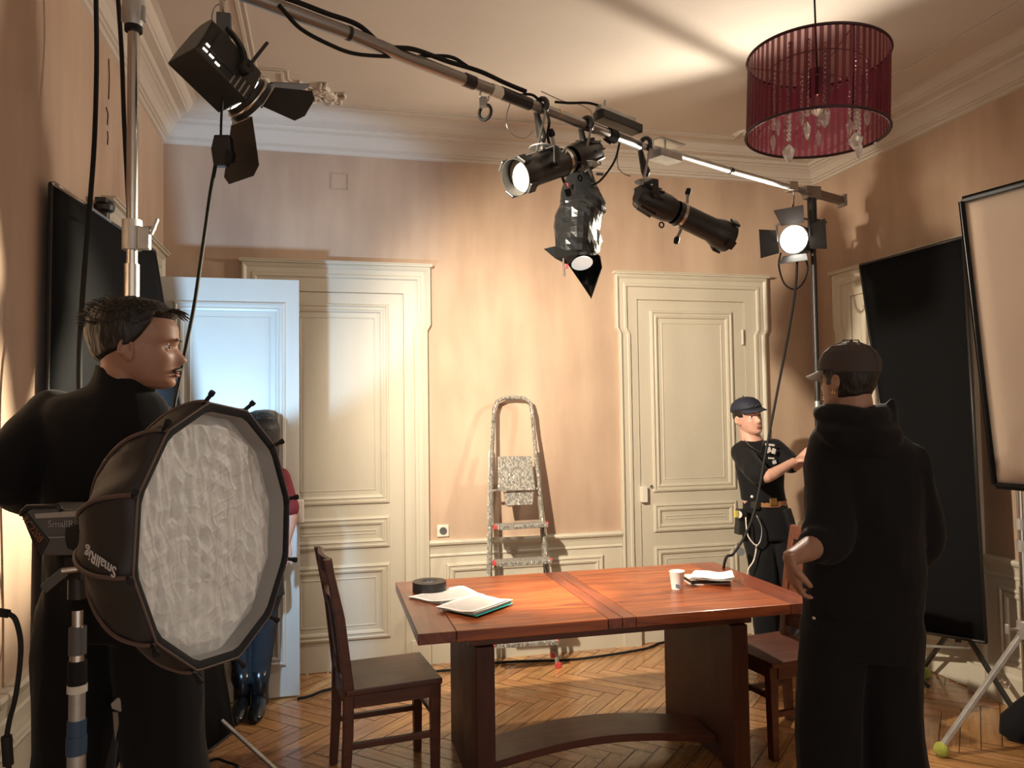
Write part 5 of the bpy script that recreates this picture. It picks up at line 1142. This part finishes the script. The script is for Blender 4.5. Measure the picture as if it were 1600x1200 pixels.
# ======== hooded man, right foreground
D2 = 2.75; A2 = lambda px, py, d=D2: at(px, py, d)
pr = thing('person', 'man in brown cap and black hoodie seen from behind at the table', 'person', gnd(A2(1345, 1100)))
ph = math.radians(60); f2 = (-CR*math.cos(ph)+CF*math.sin(ph)).normalized(); hd = Head(A2(1325, 592), f2, V((0, 0, 1)), (1.0, 1.02, 1.0))
mb = MB(); hd.surf(mb); hd.ears(mb)
mb.loft([(hd.P(-.02, 0, -.035), hd.f*.060, hd.s*.052), (hd.P(-.03, 0, -.09), hd.f*.060, hd.s*.057), (A2(1328, 668), hd.f*.068, hd.s*.070)], 20)
torso(mb, [(A2(1330, 675), .09, .06), (A2(1340, 705), .16, .08), (A2(1345, 780), .15, .09), (A2(1345, 880), .14, .09), (A2(1346, 960), .15, .09)], CR, CF)
shL, elL, wrL = A2(1290, 722, D2), A2(1296, 842, D2-.12), A2(1236, 872, D2-.30)
shR, elR, wrR = A2(1415, 728, D2+.02), A2(1437, 838, D2+.05), A2(1400, 905, D2+.22)
limb(mb, [shL, elL, elL.lerp(wrL, .45), wrL], [.050, .043, .041, .027]); limb(mb, [shR, elR, wrR], [.05, .042, .027])
hand(mb, wrL+(wrL-elL).normalized()*.005, (A2(1244, 925, D2-.28)-wrL), CR*1+CF*.2, -CF*1+V((0, 0, .2)), .45, 1.0)
hand(mb, wrR, -CR*.5+V((0, 0, -1)), CF, -CR, .5)
kL, kR, aL, aR = gnd(A2(1296, 1100), .52), gnd(A2(1390, 1100), .52), gnd(A2(1292, 1100), .09), gnd(A2(1402, 1100), .09)
limb(mb, [A2(1302, 960), kL, aL], [.08, .055, .038]); limb(mb, [A2(1388, 960), kR, aR], [.08, .055, .038])
mb.build('body', M['skind'], pr, remesh=.0045, sm_it=2); hd.face(pr)
def hairz(lo_f, lo_b):
    def fn(th, z, x, y):
        c_ = math.cos(th); line = .06 if c_ > .45 else (lo_f if c_ > -.15 else lo_b); k_ = max(0, min(1, (z-line)/.012))
        return -.012+(.017)*k_+k_*.003*noise.noise((x*70, y*70, z*30))
    return fn
mb = MB(); hd.surf(mb, hairz(-.03, -.075), 120, 90); mb.build('hair', M['hair'], pr, smooth=True)
M['cap'] = mat('brown_cap_twill', (.050, .036, .032), .8, bump=.15, bscale=60); M['capb'] = mat('beige_cap_brim', (.20, .17, .14), .8)
def cap(hd, m_, mb_, pr, line=.026, tilt=.10, top='cap', droop=3.6):
    def fn(th, z, x, y): c_ = math.cos(th); ln = line+tilt*0-(.010 if c_ < 0 else 0); k_ = max(0, min(1, (z-ln)/.006)); return -.016+(.016+.0125)*k_
    mb = MB(); hd.surf(mb, fn, 90, 120); c = mb.build(top, m_, pr, smooth=True)
    # brim
    vs = []; fs = []; N_ = 20
    for i in range(N_+1):
        a = -1.12+2.24*i/N_; xf, xb, w_ = tabz(line+.006); x0 = (xf+xb)/2+((xf-xb)/2+.012)*math.cos(a); y0 = (w_+.012)*math.sin(a)
        L_ = .066*math.cos(a*1.25)**.7 if abs(a*1.25) < 1.57 else 0
        for t_ in (0, .35, .7, 1): vs.append(hd.P(x0+L_*t_, y0*(1-.04*t_), line+.006-.020*t_-droop*y0*y0*t_**.7))
    fs = [(i*4+j, i*4+j+1, (i+1)*4+j+1, (i+1)*4+j) for i in range(N_) for j in range(3)]
    o = MB().add(vs, fs).build('brim', mb_, pr, smooth=True); s_ = o.modifiers.new('t', 'SOLIDIFY'); s_.thickness = .004
    MB().ell(hd.P(-.012, 0, .136), .005, n=10, m=6).build('button', m_, pr, smooth=True); return c
cp = cap(hd, M['cap'], M['capb'], pr)
for a_ in (0, 1.05, 2.1): # raised seams across the crown
    pts = []
    for k in range(25):
        t_ = math.pi*k/24; z = .030+.098*math.sin(t_)
        xf, xb, w_ = tabz(min(z, .1215)); cx = (xf+xb)/2; u_ = math.cos(t_); rx = abs((xf-xb)/2)+.013; ry = w_+.013
        sgn = 1 if u_ >= 0 else -1; den = 1; pts.append(hd.P(cx+rx*math.cos(a_)*sgn*(1 if abs(u_) > .02 else 0), ry*math.sin(a_)*sgn*(1 if abs(u_) > .02 else 0), z+.010*(max(0, z)/.122)**2))
    MB().tube(pts, .0016, 5).build('cap_seam', M['cap'], pr, smooth=True)
MB().torus(hd.P(-.003, .082, -.050), hd.f, .007, .0018, 14, 6).build('earring', M['gold'], pr, smooth=True)
mb = MB()
torso(mb, [(A2(1330, 664), .115, .10), (A2(1338, 682), .165, .12), (A2(1347, 704), .200, .128), (A2(1350, 740), .208, .135), (A2(1350, 800), .206, .14), (A2(1350, 860), .206, .14), (A2(1350, 910), .206, .14), (A2(1350, 948), .202, .135), (A2(1350, 962), .192, .128)], CR, CF)
limb(mb, [A2(1293, 726), elL+V((0, 0, .015)), elL.lerp(wrL, .32)], [.088, .084, .062], 18)
limb(mb, [A2(1412, 728), elR, elR.lerp(wrR, .5)+V((0, 0, -.02))], [.088, .078, .066], 18)
# hood lying on the shoulders
hp = []
for k in range(15):
    a = math.pi*(-.62+2.24*k/14)/2*1.0; a = math.radians(-150+300*k/14)
    hp.append(hd.c+V((0, 0, -.150))-CF*.035*math.cos(a)*2.4+CR*(.092*math.sin(a)+.004)+CR*.012+V((0, 0, .022*abs(math.sin(a)))))
mb.tube(hp, [.030+.018*math.cos(math.radians(-150+300*k/14)/1.6) for k in range(15)], 14)
mb.loft([(A2(1340, 655, D2-.02), CR*.125, CF*.10), (A2(1345, 672, D2-.05), CR*.150, CF*.11), (A2(1352, 690, D2-.085), CR*.135, CF*.07), (A2(1356, 708, D2-.10), CR*.09, CF*.045)], 24)
mb.loft([(A2(1392, 622, D2-.02), CR*.006, CF*.012), (A2(1388, 640, D2-.02), CR*.028, CF*.04), (A2(1380, 664, D2-.03), CR*.05, CF*.07)], 14)
folds(mb, .024, 6, 6, (1, 1, .45)); mb.build('hoodie', M['hoodie'] if 'hoodie' in M else M['cloth'], pr, remesh=.009, sm_it=3)
mb = MB(); torso(mb, [(A2(1347, 935), .198, .125), (A2(1347, 970), .205, .13), (A2(1347, 1020), .205, .13)], CR, CF)
limb(mb, [A2(1304, 985), kL, gnd(aL, .05)], [.115, .110, .108], 18); limb(mb, [A2(1390, 985), kR, gnd(aR, .05)], [.115, .112, .125], 18)
folds(mb, .018, 7, 9); mb.build('trousers', M['cloth'], pr, remesh=.010, sm_it=3)
MB().ell(A2(1272, 966, D2-.135), .006, n=10, m=6).build('rivet', M['steel'], pr, smooth=True)
for a_ in (aL, aR): mb = MB(); shoe(mb, gnd(a_)-CF*.03, V((CF.x, CF.y, 0))-CR*.3); mb.build('shoe', M['boot'], pr, smooth=True)
# ======== young man in t-shirt by the far right door
D3 = 4.92; A3 = lambda px, py, d=D3: at(px, py, d)
pr = thing('person', 'young man in navy cap and black t-shirt leaning by the far right door', 'person', gnd(A3(1205, 1000)))
f3 = (-CF*.90+CR*.30+V((0, 0, .10))).normalized(); hd = Head(A3(1169, 651), f3, V((0, 0, 1))-CR*.16, (1.02, 1.0, .98))
mb = MB(); hd.surf(mb); hd.ears(mb)
mb.loft([(hd.P(-.02, 0, -.035), hd.f*.058, hd.s*.050), (hd.P(-.03, 0, -.09), hd.f*.056, hd.s*.053), (A3(1176, 690), hd.f*.065, hd.s*.07)], 20)
torso(mb, [(A3(1177, 692), .09, .06), (A3(1183, 708), .14, .08), (A3(1188, 750), .13, .09), (A3(1194, 800), .13, .09), (A3(1200, 840), .14, .09)], CR, CF)
sA, eA, wA = A3(1156, 708, D3-.02), A3(1189, 745, D3-.26), A3(1240, 722, D3-.20)
sB, eB, wB = A3(1212, 702, D3), A3(1238, 728, D3-.10), A3(1262, 706, D3-.18)
limb(mb, [sA, eA, wA], [.048, .042, .027]); limb(mb, [sB, eB, wB], [.048, .040, .027])
hand(mb, wA, wA-eA, V((0, 0, -1)), -CF, .6); hand(mb, wB, wB-eB, CR, V((0, 0, 1)), .6)
kL, kR, aL, aR = A3(1192, 905, D3-.08), A3(1229, 905, D3-.05), gnd(A3(1199, 990), .09), gnd(A3(1236, 990), .09)
limb(mb, [A3(1184, 835), kL, aL], [.078, .055, .038]); limb(mb, [A3(1214, 835), kR, aR], [.078, .055, .038])
mb.build('body', M['skin3'], pr, remesh=.0048, sm_it=2); hd.face(pr, skinm=M['skin3'])
mb = MB(); hd.surf(mb, hairz(-.005, -.05), 90, 70); mb.build('hair', M['hair'], pr, smooth=True)
M['navy'] = mat('navy_cap', (.012, .016, .032), .7, bump=.2, bscale=40)
cap(hd, M['navy'], M['navy'], pr, line=.046, droop=1.6)
mb = MB()
for k in range(5): a = -.5+.25*k; mb.ell(hd.P(.094*math.cos(a)+.006, .09*math.sin(a), .066+.006*(k % 2)), hd.s*.008, hd.u*.006, hd.f*.003, 8, 5)
mb.build('cap_badge', M['dsteel'], pr)
mb = MB()
torso(mb, [(A3(1177, 688), .075, .06), (A3(1180, 694), .12, .085), (A3(1184, 706), .155, .105), (A3(1187, 730), .150, .115), (A3(1190, 760), .138, .115), (A3(1193, 782), .136, .115)], CR, CF)
limb(mb, [A3(1160, 707), sA.lerp(eA, .5), sA.lerp(eA, .9)], [.070, .070, .068], 16); limb(mb, [A3(1208, 702), sB.lerp(eB, .5), sB.lerp(eB, .85)], [.070, .066, .064], 16)
folds(mb, .012, 8, 3); mb.build('tshirt', M['cloth'], pr, remesh=.009, sm_it=2)
for px, py, w_, h_, r_ in ((1203, 695, .062, .013, .12), (1201, 703, .030, .032, -.35), (1209, 705, .022, .034, .3), (1205, 716, .040, .010, .1), (1210, 722, .024, .022, -.2)):
    MB().box(A3(px, py, D3-.128), (w_, .006, h_), Matrix.Rotation(r_, 3, 'Y')).build('printed_mark', M['print'], pr)
MB().tube([A3(1163, 687, D3-.055), A3(1172, 697, D3-.10), A3(1188, 707, D3-.118), A3(1193, 690, D3-.09), A3(1192, 680, D3-.05)], .0018, 5).build('necklace', M['steel'], pr, smooth=True)
mb = MB(); torso(mb, [(A3(1194, 778), .132, .108), (A3(1197, 800), .140, .115), (A3(1200, 840), .155, .12)], CR, CF)
limb(mb, [A3(1184, 835), kL, gnd(aL, .05)], [.095, .082, .070], 16); limb(mb, [A3(1216, 835), kR, gnd(aR, .05)], [.095, .080, .070], 16)
folds(mb, .016, 8, 5); mb.build('trousers', M['cloth'], pr, remesh=.009, sm_it=2)
c = A3(1195, 784); MB().loft([(c+V((0, 0, -.018)), CR*.137, CF*.113), (c+V((0, 0, .018)), CR*.137, CF*.113)], 32, caps=False).build('belt', M['leather'], pr, smooth='auto')
MB().box(A3(1208, 784, D3-.118), (.05, .01, .045)).build('buckle', M['gold'], pr, bevel=.003)
for px, py, w_, h_ in ((1157, 815, .05, .16), (1233, 815, .05, .17), (1180, 789, .035, .05)): MB().box(A3(px, py, D3-.09), (w_, .06, h_), Matrix.Rotation(-.3 if px > 1200 else .1, 3, 'Y')).build('tool_pouch', M['black'], pr, bevel=.006)
MB().cyl(A3(1157, 862, D3-.16), A3(1157, 862, D3-.13), .026, n=20).build('tape_reel', M['grey'], pr, smooth='auto')
MB().cyl(A3(1154, 804, D3-.15), A3(1154, 804, D3-.12), .022, n=18).build('tape_reel', M['offwhite'], pr, smooth='auto')
MB().box(A3(1150, 803, D3-.15), (.02, .02, .04)).build('yellow_tag', mat('yellow_tag', (.6, .5, .1), .6), pr)
MB().ell(A3(1175, 776, D3-.135), .009, n=12, m=8).build('badge', M['white'], pr, smooth=True)
MB().tube(spline([A3(1165, 808, D3-.14), A3(1168, 835, D3-.15), A3(1178, 850, D3-.16), A3(1182, 853, D3-.16), A3(1178, 875, D3-.17), A3(1170, 888, D3-.17), A3(1167, 900, D3-.16)], 6), .0045, 6).build('white_cord', M['offwhite'], pr, smooth=True)
MB().tube(spline([A3(1182, 805, D3-.14), A3(1190, 825, D3-.16), A3(1188, 845, D3-.17), A3(1180, 856, D3-.17)], 6), .004, 6).build('grey_cord', M['dsteel'], pr, smooth=True)
for a_ in (aL, aR): mb = MB(); shoe(mb, gnd(a_)+CF*.05, -V((CF.x, CF.y, 0))); mb.build('shoe', M['boot'], pr, smooth=True)
# ======== woman behind the softbox
D4 = 4.30; A4 = lambda px, py, d=D4: at(px, py, d); fa, fb = onZ(378, 1112, 0), onZ(406, 1110, 0)
pr = thing('person', 'woman in a dark red top, jeans and black ankle boots standing behind the softbox', 'person', (fa+fb)/2)
f4 = (-CF*.5+CR*.2-CR*.9).normalized(); hd = Head(A4(404, 676), CF*.5-CR*.85, V((0, 0, 1)), (1, 1, 1))
mb = MB(); hd.surf(mb); hd.ears(mb); mb.loft([(hd.P(-.02, 0, -.04), hd.f*.05, hd.s*.045), (A4(400, 722), hd.f*.055, hd.s*.06)], 16)
torso(mb, [(A4(400, 722), .08, .05), (A4(400, 740), .145, .07), (A4(402, 800), .12, .08), (A4(402, 880), .13, .085)], CR, CF)
sA, eA, wA = A4(440, 745), A4(455, 800, D4-.02), A4(448, 850, D4-.06); sB, eB, wB = A4(360, 745), A4(350, 800, D4-.02), A4(365, 850, D4-.1)
for s_, e_, w_ in ((sA, eA, wA), (sB, eB, wB)): limb(mb, [s_, e_, w_], [.042, .034, .022]); hand(mb, w_, V((0, 0, -1))-CF*.2, -CF, -CR, .4, .9)
kL, kR = gnd(A4(379, 1000), .48), gnd(A4(415, 1000), .48)
limb(mb, [A4(385, 900), kL, V((fa.x, fa.y+.03, .11))], [.075, .05, .027]); limb(mb, [A4(417, 900), kR, V((fb.x, fb.y+.03, .11))], [.075, .05, .027])
mb.build('body', M['skin'], pr, remesh=.005, sm_it=2); hd.face(pr)
mb = MB(); hd.surf(mb, hairz(-.06, -.11), 100, 80)
mb.loft([(hd.P(-.03, 0, .08), hd.f*.075, hd.s*.085), (hd.P(-.035, 0, .02), hd.f*.085, hd.s*.095), (hd.P(-.05, 0, -.08), hd.f*.06, hd.s*.092), (hd.P(-.065, 0, -.19), hd.f*.045, hd.s*.085), (hd.P(-.07, 0, -.25), hd.f*.02, hd.s*.05)], 24)
folds(mb, .006, 30, 3, (1, 1, .15)); mb.build('hair', M['hair'], pr, smooth=True)
mb = MB(); torso(mb, [(A4(400, 724), .09, .06), (A4(400, 738), .15, .08), (A4(402, 780), .14, .095), (A4(402, 840), .135, .095), (A4(402, 880), .15, .1)], CR, CF)
limb(mb, [A4(438, 746), sA.lerp(eA, .9)], [.056, .052], 14); limb(mb, [A4(362, 746), sB.lerp(eB, .9)], [.056, .052], 14); mb.build('top', M['red'], pr, remesh=.009, sm_it=2)
mb = MB(); torso(mb, [(A4(402, 865), .135, .09), (A4(402, 900), .15, .1), (A4(402, 930), .15, .1)], CR, CF)
limb(mb, [A4(386, 915), kL, V((fa.x, fa.y+.02, .17))], [.085, .066, .054], 16); limb(mb, [A4(417, 915), kR, V((fb.x, fb.y+.02, .17))], [.085, .066, .054], 16)
folds(mb, .012, 12, 1); mb.build('jeans', M['denim'], pr, remesh=.008, sm_it=2)
for a_ in (fa, fb):
    mb = MB(); shoe(mb, a_+V((0, .02, 0)), V((-.05, -1, 0)), 1.0, .19); mb.loft([(a_+V((0, .02, .03)), V((.046, 0, 0)), V((0, .055, 0))), (a_+V((0, .02, .12)), V((.047, 0, 0)), V((0, .052, 0))), (a_+V((0, .02, .215)), V((.050, 0, 0)), V((0, .055, 0)))], 18); mb.build('ankle_boot', M['boot'], pr, smooth=True)
